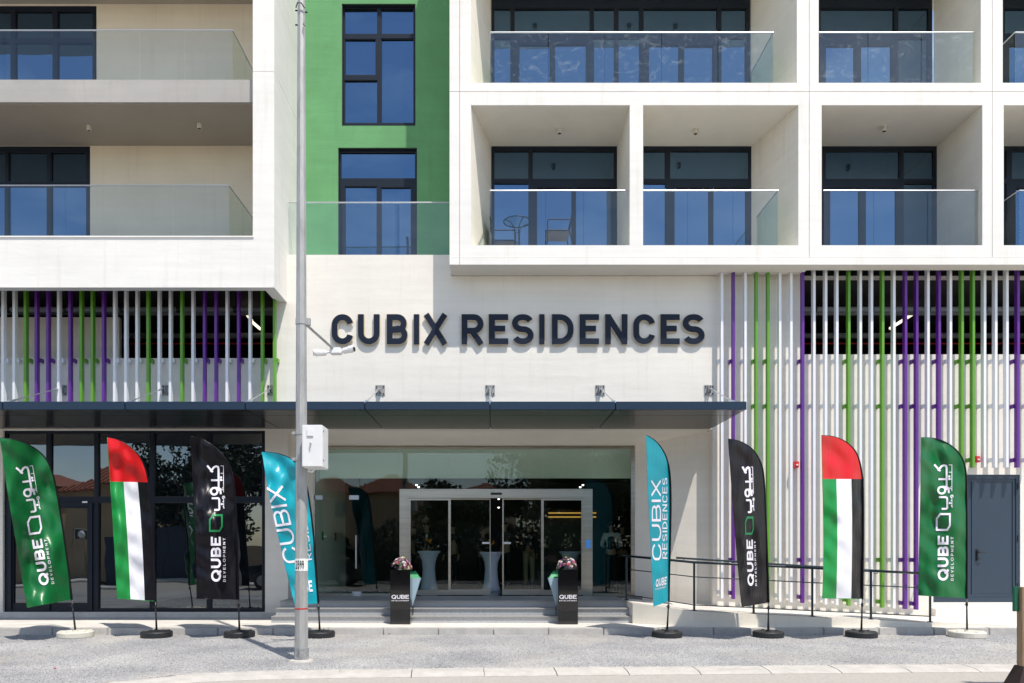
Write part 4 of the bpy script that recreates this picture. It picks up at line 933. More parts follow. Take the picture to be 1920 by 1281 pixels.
flag('leaning green feather flag with white lettering, leftmost, on a cream base', oL, 2.557,
     [(-6, 106), (5, 125), (30, 330), (70, 560), (100, 740), (130, 919)], [(-6, 106), (60, 112), (130, 135), (185, 170), (225, 215), (252, 285), (275, 400), (300, 560), (322, 720), (341, 880)], (362, 1045),
     ['fgreen'], slope=1.0, ph=.4, basemat='cream', prints=qube_prints((238, 808), (-98, -572), w=.93, pc=(-.14, 0)), amp=1.2)
flag('red, green, white and black feather flag left of the black flag by the shop windows', oL, 2.557,
     [(514, 103), (520, 200), (528, 315), (538, 460), (548, 620), (562, 875)], [(514, 103), (565, 113), (620, 145), (665, 190), (693, 245), (708, 318), (722, 460), (735, 680), (742, 888)], (751, 1048),
     ['fred', 'fgrn2', 'fwhite', 'fblack'], split=(2, 5), slope=0.2, ph=1.7, amp=1.1)
flag('black feather flag with green hexagon logo in front of the shop windows', oL, 2.557,
     [(912, 97), (919, 200), (930, 400), (938, 560), (943, 700), (943, 876)], [(912, 97), (965, 110), (1020, 143), (1068, 190), (1098, 240), (1114, 300), (1124, 400), (1134, 600), (1140, 880)], (1148, 1050),
     ['fblack'], slope=0.6, ph=2.9, prints=qube_prints((1060, 795), (-4, -560), w=.92, lg='printg'), amp=1.1)
flag('teal feather flag partly hidden behind the grey utility pole', (460, 780), 2.557,
     [(80, 172), (100, 300), (140, 500), (178, 660), (205, 780), (238, 908)], [(80, 172), (150, 178), (215, 202), (258, 245), (283, 300), (303, 400), (322, 560), (335, 720), (347, 897)], (357, 1050),
     ['fteal'], slope=0.6, ph=3.6, prints=[('CUBIX', (262, 700), (-85, -370), (-75, 10), 'print'), ('RESIDENCES', (320, 690), (-50, -390), (-28, 4), 'print'), ('QUBE', (240, 850), (84, -8), (-6, -54), 'print')], amp=1.3)
flag('teal feather flag with white lettering right of the entrance steps', (1140, 780), 2.5575,
     [(183, 93), (189, 300), (196, 450), (204, 600), (212, 780), (219, 914)], [(183, 93), (222, 115), (258, 158), (282, 210), (294, 275), (298, 400), (296, 560), (291, 720), (288, 888)], (283, 1050),
     ['fteal'], slope=1.7, ph=5.1, prints=[('CUBIX', (256, 693), (-4, -388), (-44, 0), 'print'), ('RESIDENCES', (284, 685), (0, -388), (-23, 0), 'print'), ('QUBE', (228, 822), (52, -14), (2, -38), 'print'), ('DEVELOPMENT', (228, 836), (50, -12), (0, -9), 'print')], amp=1.)
flag('black feather flag with green hexagon logo in front of the ramp railing', (1140, 780), 2.5575,
     [(576, 110), (584, 230), (597, 400), (612, 600), (628, 780), (641, 916)], [(576, 110), (625, 118), (680, 148), (714, 190), (736, 240), (745, 310), (753, 480), (760, 680), (767, 894)], (768, 1050),
     ['fblack'], slope=1.25, ph=6.3, prints=qube_prints((700, 815), (-16, -575), w=.58, lg='printg'), amp=1.1)
flag('red, green, white and black feather flag between the railing posts on the right', (1500, 780), 2.557,
     [(103, 93), (105, 200), (107, 302), (112, 460), (115, 650), (107, 874)], [(103, 93), (155, 97), (205, 115), (250, 150), (280, 200), (297, 303), (300, 460), (298, 700), (296, 877)], (294, 1047),
     ['fred', 'fgrn2', 'fwhite', 'fblack'], split=(2, 5), slope=0.9, ph=7.7, amp=1.1)
flag('upright green feather flag with white lettering beside the dark service door', (1500, 780), 2.557,
     [(582, 103), (580, 250), (577, 420), (572, 600), (569, 740), (567, 860)], [(582, 103), (650, 107), (708, 132), (752, 168), (780, 212), (793, 275), (796, 420), (797, 680), (796, 874)], (801, 1045),
     ['fgreen'], slope=0.12, ph=9.4, basemat='cream', prints=qube_prints((712, 790), (-0, -560), w=1.0), amp=1.2)

# ================================================================== planters and flowers
def flowers(cx, cy, z, seedv, parent, rad=.19):
    random.seed(seedv); cols = [('pink_petal', (.62, .16, .20)), ('magenta_petal', (.16, .01, .06)), ('white_petal', (.75, .74, .68)), ('lilac_petal', (.42, .18, .36)), ('purple_petal', (.10, .01, .09)), ('cream_petal', (.62, .60, .25))]
    ms = [bpy.data.materials.get(n) or mat(n, c, .6) for n, c in cols]; bms = [BM() for _ in ms]; lf = BM()
    for k in range(70):
        th = random.uniform(0, 6.283); ph_ = math.acos(random.uniform(.02, 1)); r = rad*random.uniform(.88, 1.03)
        p = Vector((cx+r*math.sin(ph_)*math.cos(th), cy+r*math.sin(ph_)*math.sin(th), z+.02+r*1.08*math.cos(ph_))); nrm = (p-Vector((cx, cy, z-.02))).normalized()
        i = random.choice([0, 1, 2, 2, 2, 3, 3, 4, 5]); s = random.uniform(.020, .040)
        q = nrm.to_track_quat('Z', 'Y').to_matrix().to_4x4()
        for ring_, (n_, tl_, rr) in enumerate(((6, .55, 1.), (5, 1.05, .6))):
            for a_ in range(n_):
                an = a_*6.283/n_+ring_*.5
                m_ = Matrix.Translation(p) @ q @ Matrix.Rotation(an, 4, 'Z') @ Matrix.Translation((s*.55*rr, 0, ring_*s*.25)) @ Matrix.Rotation(-tl_, 4, 'Y') @ Matrix.Diagonal((s*.62*rr, s*.42*rr, s*.12, 1))
                bmesh.ops.create_icosphere(bms[i], subdivisions=1, radius=1, matrix=m_)
    for k in range(90):
        th = random.uniform(0, 6.283); ph_ = math.acos(random.uniform(-.15, 1)); r = rad*random.uniform(.7, 1.12)
        p = Vector((cx+r*math.sin(ph_)*math.cos(th), cy+r*math.sin(ph_)*math.sin(th), z+.02+r*math.cos(ph_))); s = random.uniform(.02, .05)
        q = Matrix.Translation(p) @ Matrix.Rotation(random.uniform(0, 6), 4, 'Z') @ Matrix.Rotation(random.uniform(-1, 1), 4, 'X')
        v = [lf.verts.new(q @ Vector(c_)) for c_ in ((-s, 0, 0), (0, s*.35, .005), (s, 0, 0), (0, -s*.35, .005))]; lf.faces.new(v)
    for k in range(3): tube(lf, [(cx+.03*k-.02, cy, z+rad), (cx+.04*k-.04, cy, z+rad+.09)], [.018, .004], 6)
    for i, b_ in enumerate(bms):
        if len(b_.verts): obj('blossoms', b_, ms[i], parent, smooth=True)
        else: b_.free()
    obj('leaves', lf, M['leaf'], parent)
def planter(px, label, flab, slab, side, sd):
    D = 14.13; xc = X(px, D); w = .19
    T_ = thing('planter_box', label, 'planter', (xc, D+.19, .12), 'black planters beside the entrance steps')
    hb = 1.04; bm = BM(); plate_h = .122
    bm = BM(); box(bm, xc-w, xc+w, D, D+.38, plate_h, plate_h+hb, .004); obj('box', bm, M['blackg'], T_)
    b2 = BM(); zz0 = Z(1123, D); word(b2, 'QUBE', .17, .12, lambda u, v, l: Vector((xc-.165+.33*u, D-.003-l, zz0+v*.075)), w0=.8); obj('lettering', b2, M['print'], T_)
    b2 = BM(); zz1 = Z(1127.5, D); word(b2, 'DEVELOPMENT', .2, .4, lambda u, v, l: Vector((xc-.165+.33*u, D-.003-l, zz1+v*.022)), w0=.72); obj('small_lettering', b2, M['print'], T_)
    F_ = thing('flower_arrangement', flab, 'flowers', (xc, D+.19, plate_h+hb), 'flower arrangements on the planters'); flowers(xc, D+.19, plate_h+hb, sd, F_)
    # pale blue tapering stand behind
    D2 = D+.42; s = side; e = xc+s*(w-.05)
    S_ = thing('display_stand', slab, 'stand', (e, D2, .26), 'pale blue stands beside the planters')
    zt0 = Z(1084, D2); zb0 = Z(1142, D2); zz_ = Z(1072, D2)
    a_, b_ = e-s*.12, e+s*.205
    bm = BM(); v = [bm.verts.new(c_) for c_ in ((e+s*.03, D2+.02, zb0), (a_, D2, zt0), (b_, D2, zt0), (b_, D2+.2, zt0), (a_, D2+.2, zt0))]
    for f_ in ((0, 1, 2), (0, 2, 3), (0, 3, 4), (0, 4, 1), (1, 2, 3, 4)): bm.faces.new([v[i] for i in f_])
    obj('body', bm, M['pblue'], S_)
    bm = BM(); ap = bm.verts.new((e+s*.09, D2+.1, zz_+.02)); v = [bm.verts.new(c_) for c_ in ((a_, D2, zt0+.001), (b_-s*.015, D2, zt0+.001), (b_-s*.015, D2+.2, zt0+.001), (a_, D2+.2, zt0+.001))]
    for i in range(4): bm.faces.new((v[i], v[(i+1) % 4], ap))
    bm.faces.new(v); obj('tip', bm, M['gtip'], S_)
    bm = BM(); box(bm, e-.05, e+.05, D2+.05, D2+.15, .253, zb0+.06); obj('foot', bm, M['black'], S_)
planter(750.5, 'glossy black QUBE planter box left of the sliding door', 'pink and purple flower dome on the left black planter', 'pale blue tapering stand with green tip right of the left planter', 1, 11)
planter(1065, 'glossy black QUBE planter box right of the sliding door', 'pink and purple flower dome on the right black planter', 'pale blue tapering stand with green tip left of the right planter', -1, 12)

# ================================================================== ramp railing
RR = thing('ramp_railing', 'dark teal metal railing along the outer edge of the entrance ramp', 'railing', (3.69, 13.75, .4))
n0 = Vector((2.71, 15.15, .51)); n1 = Vector((3.66, 13.82, rz(3.66)))
posts = [n0, Vector((3.72, 13.78, rz(3.72)))]+[Vector((X(px, 13.78), 13.78, rz(X(px, 13.78)))) for px in (1413, 1523, 1633, 1744)]
HR = .90
for h, r in ((HR, .024), (HR-.27, .010), (.11, .010)):
    bm = BM(); pp = [p+Vector((0, 0, h)) for p in posts]; tube(bm, pp, r, 10); obj('handrail' if r > .02 else 'rail_bar', bm, M['railp'], RR, smooth=True)
for p in posts:
    bm = BM(); tube(bm, [p, p+Vector((0, 0, HR-.01))], .021, 10); lathe(bm, (p.x, p.y, p.z+.005), [(.05, 0), (.05, .012)], 14); obj('post', bm, M['railp'], RR)
WR = thing('wall_handrail', 'dark handrail on short brackets fixed in front of the slatted wall', 'handrail', (3.75, 15.3, 1.3))
yw = 15.28; w0_ = Vector((X(1268, yw), yw, Z(1046, yw))); w1_ = Vector((9.0, yw, rz(9.0)+.88))
obj('handrail', tube(BM(), [w0_, w1_], .022, 10), M['railp'], WR)
for k in range(6):
    p = w0_+(w1_-w0_)*(.03+k*.19); bm = BM(); tube(bm, [p, p-Vector((0, -.03, .06)), p+Vector((0, .30, -.06))], .008, 6); obj('bracket', bm, M['railp'], WR)

# fire alarm call points
for px, py, lab in ((1494.5, 871, 'red fire alarm device on the wall between slats, above the railing'), (1834.5, 861, 'red fire alarm device on the wall above the service door')):
    D = 15.43; q = P(px, py, D)
    A_ = thing('fire_alarm', lab, 'fire alarm', tuple(q), 'red fire alarms on the wall')
    obj('housing', box(BM(), q.x-.045, q.x+.045, 15.43, 15.598, q.z-.065, q.z+.065, .008), M['red'], A_)
    obj('strobe', lathe(BM(), (q.x, 15.425, q.z-.01), [(.02, -.015), (.025, 0), (.02, .015)], 10), M['cctv'], A_)

# ================================================================== balcony furniture
TB = thing('balcony_table', 'round glass balcony table with curved dark metal legs', 'table', (X(969, 15.62), 15.62, zl0))
tx, ty, tz = X(969.5, 15.62), 15.62, zl0+.745
obj('table_top', lathe(BM(), (tx, ty, tz-.008), [(.27, 0), (.27, .006)], 32), M['balgl'], TB)
bm = BM(); tube(bm, [(tx+.28*math.cos(t), ty+.28*math.sin(t), tz) for t in [k*2*math.pi/32 for k in range(33)]], .012, 8, False); obj('rim', bm, M['frame'], TB, smooth=True)
for k in range(4):
    an = k*math.pi/2+.5; c_, s_ = math.cos(an), math.sin(an)
    bm = BM(); tube(bm, [(tx+r*c_, ty+r*s_, z) for r, z in ((.27, tz-.01), (.16, tz-.04), (.07, tz-.14), (.06, tz-.3), (.06, tz-.48), (.10, tz-.62), (.24, zl0+.02))], .010, 6); obj('leg', bm, M['frame'], TB, smooth=True)
bm = BM(); tube(bm, [(tx+.065*math.cos(t), ty+.065*math.sin(t), tz-.46) for t in [k*math.pi/6 for k in range(13)]], .007, 6, False); tube(bm, [(tx+.065*math.cos(t), ty+.065*math.sin(t), tz-.2) for t in [k*math.pi/6 for k in range(13)]], .007, 6, False); obj('brace', bm, M['frame'], TB)
def chair(cx, cy, face, label):
    """armchair of dark mesh; face = +1 back on the right"""
    T_ = thing('balcony_chair', label, 'chair', (cx, cy, zl0), 'mesh chairs on the balcony'); z = zl0; w = .26; s = face
    for dy in (-w, w):
        bm = BM(); tube(bm, [(cx-s*.24, cy+dy, z), (cx-s*.23, cy+dy, z+.62), (cx-s*.20, cy+dy, z+.64), (cx+s*.22, cy+dy, z+.64)], .013, 6); obj('front_leg', bm, M['frame'], T_)
        bm = BM(); tube(bm, [(cx+s*.30, cy+dy, z), (cx+s*.22, cy+dy, z+.42), (cx+s*.25, cy+dy, z+.66), (cx+s*.31, cy+dy, z+.92)], .013, 6); obj('rear_leg', bm, M['frame'], T_)
    bm = BM()
    for a_, b_ in zip([(-.24, .40), (-.1, .415), (.08, .40), (.22, .41)], [(-.1, .415), (.08, .40), (.22, .41), (.22, .41)]):
        if a_ != b_: 
            v = [bm.verts.new((cx+s*q[0], cy+dy, z+q[1])) for q, dy in ((a_, -w), (b_, -w), (b_, w), (a_, w))]; bm.faces.new(v)
            v = [bm.verts.new((cx+s*q[0], cy+dy, z+q[1]-.012)) for q, dy in ((a_, -w), (b_, -w), (b_, w), (a_, w))]; bm.faces.new(v)
    tube(bm, [(cx-s*.24, cy-w, z+.40), (cx-s*.24, cy+w, z+.40)], .012, 6); obj('seat', bm, mat('grey_mesh_weave', (.10, .10, .12), .7, bump=.5, bscale=200), T_)
    bm = BM(); v = [bm.verts.new((cx+s*(.22+.09*t)+k, cy+dy, z+.42+.48*t)) for k in (0, .012) for t, dy in ((0, -w+.01), (0, w-.01), (1, w-.01), (1, -w+.01))]
    bm.faces.new(v[:4]); bm.faces.new(v[4:]); obj('backrest', bm, bpy.data.materials['grey_mesh_weave'], T_)
chair(X(1046, 15.5), 15.52, 1, 'dark mesh balcony chair facing left beside the round table')
chair(X(946, 16.1), 16.05, -1, 'dark mesh balcony chair partly hidden behind the round table')

# ================================================================== wooden post and sign at the right edge
D = 8.45; q0 = X(1926, D)
WS = thing('wooden_signpost', 'wooden sign frame with green board cut off by the right edge', 'signpost', (q0, D, -.03))
obj('post', box(BM(), X(1914, D), X(1914, D)+.09, D-.02, D+.07, .10, Z(1101, D), .004), M['wood'], WS)
obj('board', box(BM(), X(1904, D), X(1904, D)+.052, D+.02, D+.055, Z(1147, D), Z(1100, D), .003), M['signg'], WS)
obj('board', box(BM(), X(1914, D)+.0915, X(1914, D)+.9, D+.0, D+.035, Z(1147, D), Z(1100, D), .003), M['signg'], WS)
bm = BM(); xx = X(1914, D); v = [bm.verts.new(c_) for c_ in ((X(1894, D), D-.12, -.029), (xx+.3, D-.12, -.029), (xx+.3, D+.16, -.029), (X(1894, D), D+.16, -.029), (xx-.003, D-.05, Z(1249, D)), (xx+.12, D-.05, Z(1249, D)), (xx+.12, D+.1, Z(1249, D)), (xx-.003, D+.1, Z(1249, D)))]
for f_ in ((0, 1, 2, 3), (4, 5, 6, 7), (0, 1, 5, 4), (1, 2, 6, 5), (2, 3, 7, 6), (3, 0, 4, 7)): bm.faces.new([v[i] for i in f_])
obj('foot', bm, mat('dark_brown_board', (.03, .015, .012), .6), WS)
obj('post', box(BM(), xx+.9, xx+.99, D-.02, D+.07, -.03, Z(1101, D), .004), M['wood'], WS)
# fallen petals on the gravel
pe = BM(); c_ = P(105, 1256, 9.66); 
for k in range(3): bmesh.ops.create_icosphere(pe, subdivisions=1, radius=.016, matrix=Matrix.Translation((c_.x+random.uniform(-.02, .02), c_.y+random.uniform(-.02, .02), .02)) @ Matrix.Diagonal((1, .7, .5, 1)))
tag(obj('fallen_flower', pe, mat('crimson_petal', (.4, .01, .06), .6)), 'tiny crimson fallen blossom lying on the grey gravel', 'flower')

# ================================================================== lobby: cocktail tables and people
def cocktail(px, base_py, top_py, D, label, fl=True):
    xc = X(px, D); z0 = .51; h = Z(top_py, D)-z0
    T_ = thing('cocktail_table', label, 'table', (xc, D, z0), 'cocktail tables in the lobby')
    bm = BM(); lathe(bm, (xc, D, z0), [(.235, .0), (.20, .12*h), (.165, .35*h), (.15, .55*h), (.17, .75*h), (.23, .92*h), (.285, .985*h), (.29, h)], 28); obj('cloth', bm, M['cloth'], T_, smooth=True)
    obj('table_top', lathe(BM(), (xc, D, z0+h+.001), [(.288, 0), (.285, .01)], 28), M['cloth'], T_)
    if fl:
        F_ = thing('table_flowers', 'small orange flowers in a vase on the '+('left' if px < 870 else 'middle')+' lobby table', 'flowers', (xc, D, z0+h+.012), 'orange flowers on lobby tables')
        obj('vase', lathe(BM(), (xc, D, z0+h+.012), [(.03, 0), (.04, .05), (.025, .12)], 12), M['balgl'], F_)
        b2 = BM()
        for k in range(9): bmesh.ops.create_icosphere(b2, subdivisions=1, radius=random.uniform(.018, .035), matrix=Matrix.Translation((xc+random.uniform(-.07, .07), D+random.uniform(-.06, .06), z0+h+random.uniform(.16, .30))))
        obj('blossoms', b2, bpy.data.materials.get('orange_petal') or mat('orange_petal', (.75, .28, .02), .6), F_)
        b2 = BM()
        for k in range(5): tube(b2, [(xc, D, z0+h+.03), (xc+random.uniform(-.05, .05), D+random.uniform(-.04, .04), z0+h+.2)], .004, 4)
        obj('stems', b2, M['leaf'], F_)
cocktail(804, 1108, 1034, 18.3, 'white clothed cocktail table behind the left sliding door leaf')
cocktail(921, 1108, 1036, 18.3, 'white clothed cocktail table in the open doorway')
cocktail(1069, 1100, 1035, 19.4, 'white clothed cocktail table behind the right planter flowers', False)

def skinmesh(nodes, edges, sub=1, root=0):
    me = bpy.data.meshes.new('tmp'); me.from_pydata([n[:3] for n in nodes], edges, []); o = bpy.data.objects.new('tmp', me); C.objects.link(o)
    sk = o.modifiers.new('s', 'SKIN'); sk.use_smooth_shade = True; sv = me.skin_vertices[0].data
    for i, n in enumerate(nodes): r = n[3] if isinstance(n[3], tuple) else (n[3], n[3]); sv[i].radius = r; sv[i].use_root = (i == root)
    if sub: ss = o.modifiers.new('u', 'SUBSURF'); ss.levels = sub; ss.render_levels = sub
    dg = bpy.context.evaluated_depsgraph_get(); e = o.evaluated_get(dg); out = bpy.data.meshes.new_from_object(e)
    bpy.data.objects.remove(o); return out
def person(px, D, label, face=0, H=1.74, top='suit', bot='suit', arms='down', z0=.51):
    """face: heading in degrees, 0 looks at the camera"""
    x0 = X(px, D); s = H/1.74; ca, sa = math.cos(R(face)), math.sin(R(face))
    T_ = thing('person', label, 'person', (x0, D, z0), 'guests standing in the lobby')
    def tr(n): x, y, z = n[:3]; return (x0+(x*ca-y*sa)*s, D+(x*sa+y*ca)*s, z0+z*s, n[3])
    A = {'down': ((.235, .02, 1.13), (.25, -.06, .88)), 'folded': ((.25, -.03, 1.14), (.03, -.26, 1.16)), 'phone': ((.24, -.08, 1.13), (.12, -.27, 1.40)), 'hold': ((.24, -.02, 1.12), (.15, -.26, 1.06))}
    el, wr = A[arms]; el2, wr2 = A['down'] if arms == 'phone' else A[arms]
    arm = []
    def armnodes(e_, w_, sg, r0, r1, r2, sh):
        return [(sg*.17, 0, 1.40, r0), (sg*e_[0], e_[1], e_[2], r1), (sg*w_[0], w_[1], w_[2], r2)]
    # body
    N = [(0, 0, .95, .11), (0, 0, 1.10, .10), (0, .0, 1.30, .12), (0, .0, 1.43, .06), (0, -.005, 1.50, .048), (0, -.01, 1.58, (.066, .08)), (0, .0, 1.655, (.07, .085)), (0, -.10, 1.60, .012)]
    E = [(0, 1), (1, 2), (2, 3), (3, 4), (4, 5), (5, 6), (5, 7)]
    for sg, (e_, w_) in ((1, (el, wr)), (-1, (el2, wr2))):
        b0_ = len(N); N += armnodes(e_, w_, sg, .045, .036, .024, 0); E += [(2, b0_), (b0_, b0_+1), (b0_+1, b0_+2)]
        wv = Vector((sg*w_[0], w_[1], w_[2])); d = (wv-Vector((sg*e_[0], e_[1], e_[2]))).normalized(); pal = wv+d*.07; N.append((*pal, (.016, .034))); E.append((b0_+2, b0_+3))
        side = d.cross(Vector((0, 0, 1))) if abs(d.z) < .8 else Vector((0, 1, 0)); side.normalize()
        for k, (o_, L_) in enumerate(((-.028, .062), (-.010, .075), (.010, .07), (.027, .055))):
            i1 = len(N); a1 = pal+side*o_+d*.03; a2 = a1+d*L_*.6; a3 = a2+(d+Vector((0, -.5, 0))).normalized()*L_*.4
            N += [(*a1, .010), (*a2, .009), (*a3, .007)]; E += [(b0_+3, i1), (i1, i1+1), (i1+1, i1+2)]
        i1 = len(N); a1 = wv+side*-.03+d*.03; N += [(*a1, .011), (*(a1+(d-side*.6).normalized()*.05), .009)]; E += [(b0_+2, i1), (i1, i1+1)]
        l0 = len(N); N += [(sg*.09, 0, .88, .08), (sg*.095, -.01, .5, .055), (sg*.10, .01, .09, .038), (sg*.11, -.13, .035, (.035, .028))]; E += [(0, l0), (l0, l0+1), (l0+1, l0+2), (l0+2, l0+3)]
    obj('body', skinmesh([tr(n) for n in N], E), M['skin'], T_)
    # top
    N = [(0, 0, .90, (.15, .11)), (0, 0, 1.10, (.135, .10)), (0, 0, 1.30, (.165, .12)), (0, 0, 1.42, .085)]; E = [(0, 1), (1, 2), (2, 3)]
    for sg, (e_, w_) in ((1, (el, wr)), (-1, (el2, wr2))):
        b0_ = len(N); N += armnodes(e_, w_, sg, .066, .052, .038, 0); E += [(2, b0_), (b0_, b0_+1), (b0_+1, b0_+2)]
    obj('jacket' if top != 'shirt' else 'shirt', skinmesh([tr(n) for n in N], E), M[top], T_)
    N = [(0, 0, .99, (.145, .12))]; E = []
    for sg in (1, -1): l0 = len(N); N += [(sg*.09, 0, .85, .104), (sg*.098, -.01, .5, .074), (sg*.10, .01, .10, .062)]; E += [(0, l0), (l0, l0+1), (l0+1, l0+2)]
    obj('trousers', skinmesh([tr(n) for n in N], E), M[bot], T_)
    N = []; E = []
    for sg in (1, -1):
        me = skinmesh([tr(n) for n in ((sg*.10, .03, .05, .045), (sg*.105, -.06, .045, .045), (sg*.11, -.16, .035, (.042, .033)))], [(0, 1), (1, 2)]); obj('shoe', me, M['shoe'], T_)
    obj('hair', skinmesh([tr(n) for n in ((0, .03, 1.62, (.078, .07)), (0, .015, 1.69, (.080, .085)), (0, -.04, 1.715, .05))], [(0, 1), (1, 2)]), M['hair'], T_)
    b2 = BM()
    for sg in (1, -1):
        for (x, y, z, r) in ((sg*.03, -.078, 1.625, .010),): c_ = tr((x, y, z, 0)); bmesh.ops.create_icosphere(b2, subdivisions=1, radius=r*s, matrix=Matrix.Translation(c_[:3]))
    obj('eye', b2, M['ink'], T_)
    b2 = BM()
    for sg in (1, -1): c_ = tr((sg*.082, .0, 1.61, 0)); bmesh.ops.create_icosphere(b2, subdivisions=1, radius=.022*s, matrix=Matrix.Translation(c_[:3]) @ Matrix.Diagonal((.5, .8, 1.2, 1)))
    obj('ear', b2, M['skin'], T_)
    if top == 'shirt': obj('waistcoat', skinmesh([tr(n) for n in ((0, 0, .94, (.155, .125)), (0, 0, 1.12, (.145, .115)), (0, 0, 1.30, (.172, .135)), (0, 0, 1.38, .10))], [(0, 1), (1, 2), (2, 3)]), M['suit'], T_)
    if bot != 'x' and top == 'suit': 
        b2 = BM(); c0 = tr((0, -.125, 1.36, 0)); bmesh.ops.create_icosphere(b2, subdivisions=1, radius=.05*s, matrix=Matrix.Translation(c0[:3]) @ Matrix.Diagonal((.7, .4, 1.4, 1))); obj('shirt_front', b2, M['shirt'], T_)
    return T_
person(800, 19.6, 'person in a dark suit behind the left cocktail table, facing the street', 5, 1.76, 'suit', 'suit', 'hold')
person(849, 19.9, 'person in a dark suit standing right of the left cocktail table', -35, 1.72, 'suit', 'suit', 'down')
person(905, 20.3, 'shorter person in dark clothes behind the doorway cocktail table', 30, 1.58, 'charc', 'suit', 'folded')
person(947, 20.0, 'person in a dark jacket just right of the doorway table', 150, 1.80, 'charc', 'suit', 'hold')
person(992, 20.4, 'person in beige trousers and charcoal jacket holding a phone to the ear', 200, 1.78, 'charc', 'beige', 'phone')
person(1146, 18.9, 'person in a dark waistcoat and pale sleeves behind the right glass', 170, 1.74, 'shirt', 'suit', 'hold')
person(1167, 19.6, 'person in a dark jacket behind the right glass, beside the frame', 190, 1.70, 'suit', 'suit', 'down')
person(775, 21.0, 'person in charcoal clothes deep in the lobby at the left door jamb', 60, 1.70, 'charc', 'charc', 'down')

# ================================================================== across the street, seen in the glass
BW = thing('boundary_wall', 'tan rendered garden wall with piers across the street', 'wall', (0, -2.2, 0))
obj('wall', box(BM(), -40, -18.5, -2.4, -2.2, -.1, 1.55), M['bwall'], BW); obj('wall', box(BM(), -12.0, 40, -2.4, -2.2, -.1, 1.55), M['bwall'], BW)
for x in [-30, -25.5, -21.5, -18.7, -12, -8, -4, 0, 4, 8, 12, 16, 20]:
    obj('pier', box(BM(), x-.22, x+.22, -2.52, -2.08, -.1, 1.8, .01), M['bwall'], BW)
    obj('globe', lathe(BM(), (x, -2.3, 1.8), [(.05, 0), (.1, .03), (.16, .14), (.14, .26), (.05, .33)], 14), M['cctv'], BW, smooth=True)
HB = thing('hoarding', 'dark navy fence panels across the street beside the garden wall', 'fence', (-14, -2.3, 0))
for i in range(6): obj('panel', box(BM(), -17.9+i*.98, -17.9+i*.98+.96, -2.34, -2.28, -.05, 2.3), M['navyf'], HB)
HG = thing('hedge', 'dense dark green hedge growing along the garden wall across the street', 'hedge', (-3, -1.4, 0))
def leafmass(name, boxes, n, smin, smax, m, parent):
    V = []; F = []
    for (x0, x1, y0, y1, z0, z1) in boxes:
        p = np.stack([rng.uniform(x0, x1, n), rng.uniform(y0, y1, n), rng.uniform(z0, z1, n)], 1); p[:, 2] += .25*np.sin(p[:, 0]*2.3)+.15*np.sin(p[:, 0]*5.1)
        a_ = rng.normal(0, 1, (n, 3)); a_ /= np.linalg.norm(a_, axis=1)[:, None]; b_ = np.cross(a_, rng.normal(0, 1, (n, 3))); b_ /= np.linalg.norm(b_, axis=1)[:, None]; s_ = rng.uniform(smin, smax, (n, 1))
        Q = np.stack([p-a_*s_, p+b_*s_*.5, p+a_*s_, p-b_*s_*.5], 1).reshape(-1, 3); k0 = len(V); V += Q.tolist(); F += [(k0+4*i, k0+4*i+1, k0+4*i+2, k0+4*i+3) for i in range(n)]
    me = bpy.data.meshes.new(name); me.from_pydata(V, [], F); return obj(name, me, m, parent)
leafmass('foliage', [(-9.5, -5.6, -1.9, -.7, .05, 1.9), (-5.6, 10, -1.9, -.6, .05, 2.5)], 9000, .08, .17, M['leafd'], HG)
bm = BM()
for k in range(20): tube(bm, [(-9+k, -1.3, 0), (-9+k+.1, -1.3, 1.6)], [.05, .02], 5)
obj('stem', bm, M['bark'], HG)
def villa(x0, x1, y0, y1, h, label, roofh=1.6):
    T_ = thing('villa', label, 'house', ((x0+x1)/2, y1, 0), 'tan villas across the street')
    wn_ = max(2, int((x1-x0)/2.6)); hs = []
    for f_ in range(int(h//3)):
        for k in range(wn_): cx = x0+(k+.5)*(x1-x0)/wn_; hs.append((cx-.5, cx+.5, f_*3+.9, f_*3+2.3))
    obj('wall', plate(BM(), x0, x1, 0, h, y1-.25, y1, hs), M['villa'], T_)
    obj('wall', box(BM(), x0, x1, y0, y1-.4, 0, h-.01), M['villa'], T_)
    for h_ in hs:
        w_ = obj('window', plate(BM(), h_[0], h_[1], h_[2], h_[3], y1-.12, y1-.06, [(h_[0]+.06, (h_[0]+h_[1])/2-.02, h_[2]+.06, h_[3]-.06), ((h_[0]+h_[1])/2+.02, h_[1]-.06, h_[2]+.06, h_[3]-.06)]), M['cctv'], T_)
        obj('pane', box(BM(), h_[0]+.02, h_[1]-.02, y1-.11, y1-.08, h_[2]+.02, h_[3]-.02), M['vglass'], w_)
    e = .5; bm = BM(); xm, ym = (x0+x1)/2, (y0+y1)/2; rx = max(.2, (x1-x0)/2-(y1-y0)/2)
    v = [bm.verts.new(c_) for c_ in ((x0-e, y1+e, h), (x1+e, y1+e, h), (x1+e, y0-e, h), (x0-e, y0-e, h), (xm-rx, ym, h+roofh), (xm+rx, ym, h+roofh))]
    for f_ in ((0, 1, 5, 4), (1, 2, 5), (2, 3, 4, 5), (3, 0, 4), (0, 3, 2, 1)): bm.faces.new([v[i] for i in f_])
    rf = obj('roof', bm, M['tile'], T_)
    rb = BM(); n = int((x1-x0+1)/.28)
    for k in range(n):
        xx = x0-e+.14+k*.28; t = min(1, (xx-(x0-e))/max(.01, (xm-rx)-(x0-e))) if xx < xm-rx else (min(1, ((x1+e)-xx)/max(.01, (x1+e)-(xm+rx))) if xx > xm+rx else 1)
        a_ = Vector((xx, y1+e, h+.02)); b_ = Vector((xx, ym, h+roofh+.02)); tube(rb, [a_, a_+(b_-a_)*max(.03, t)], .07, 5)
    obj('roof_tiles', rb, M['tile'], rf)
    return T_
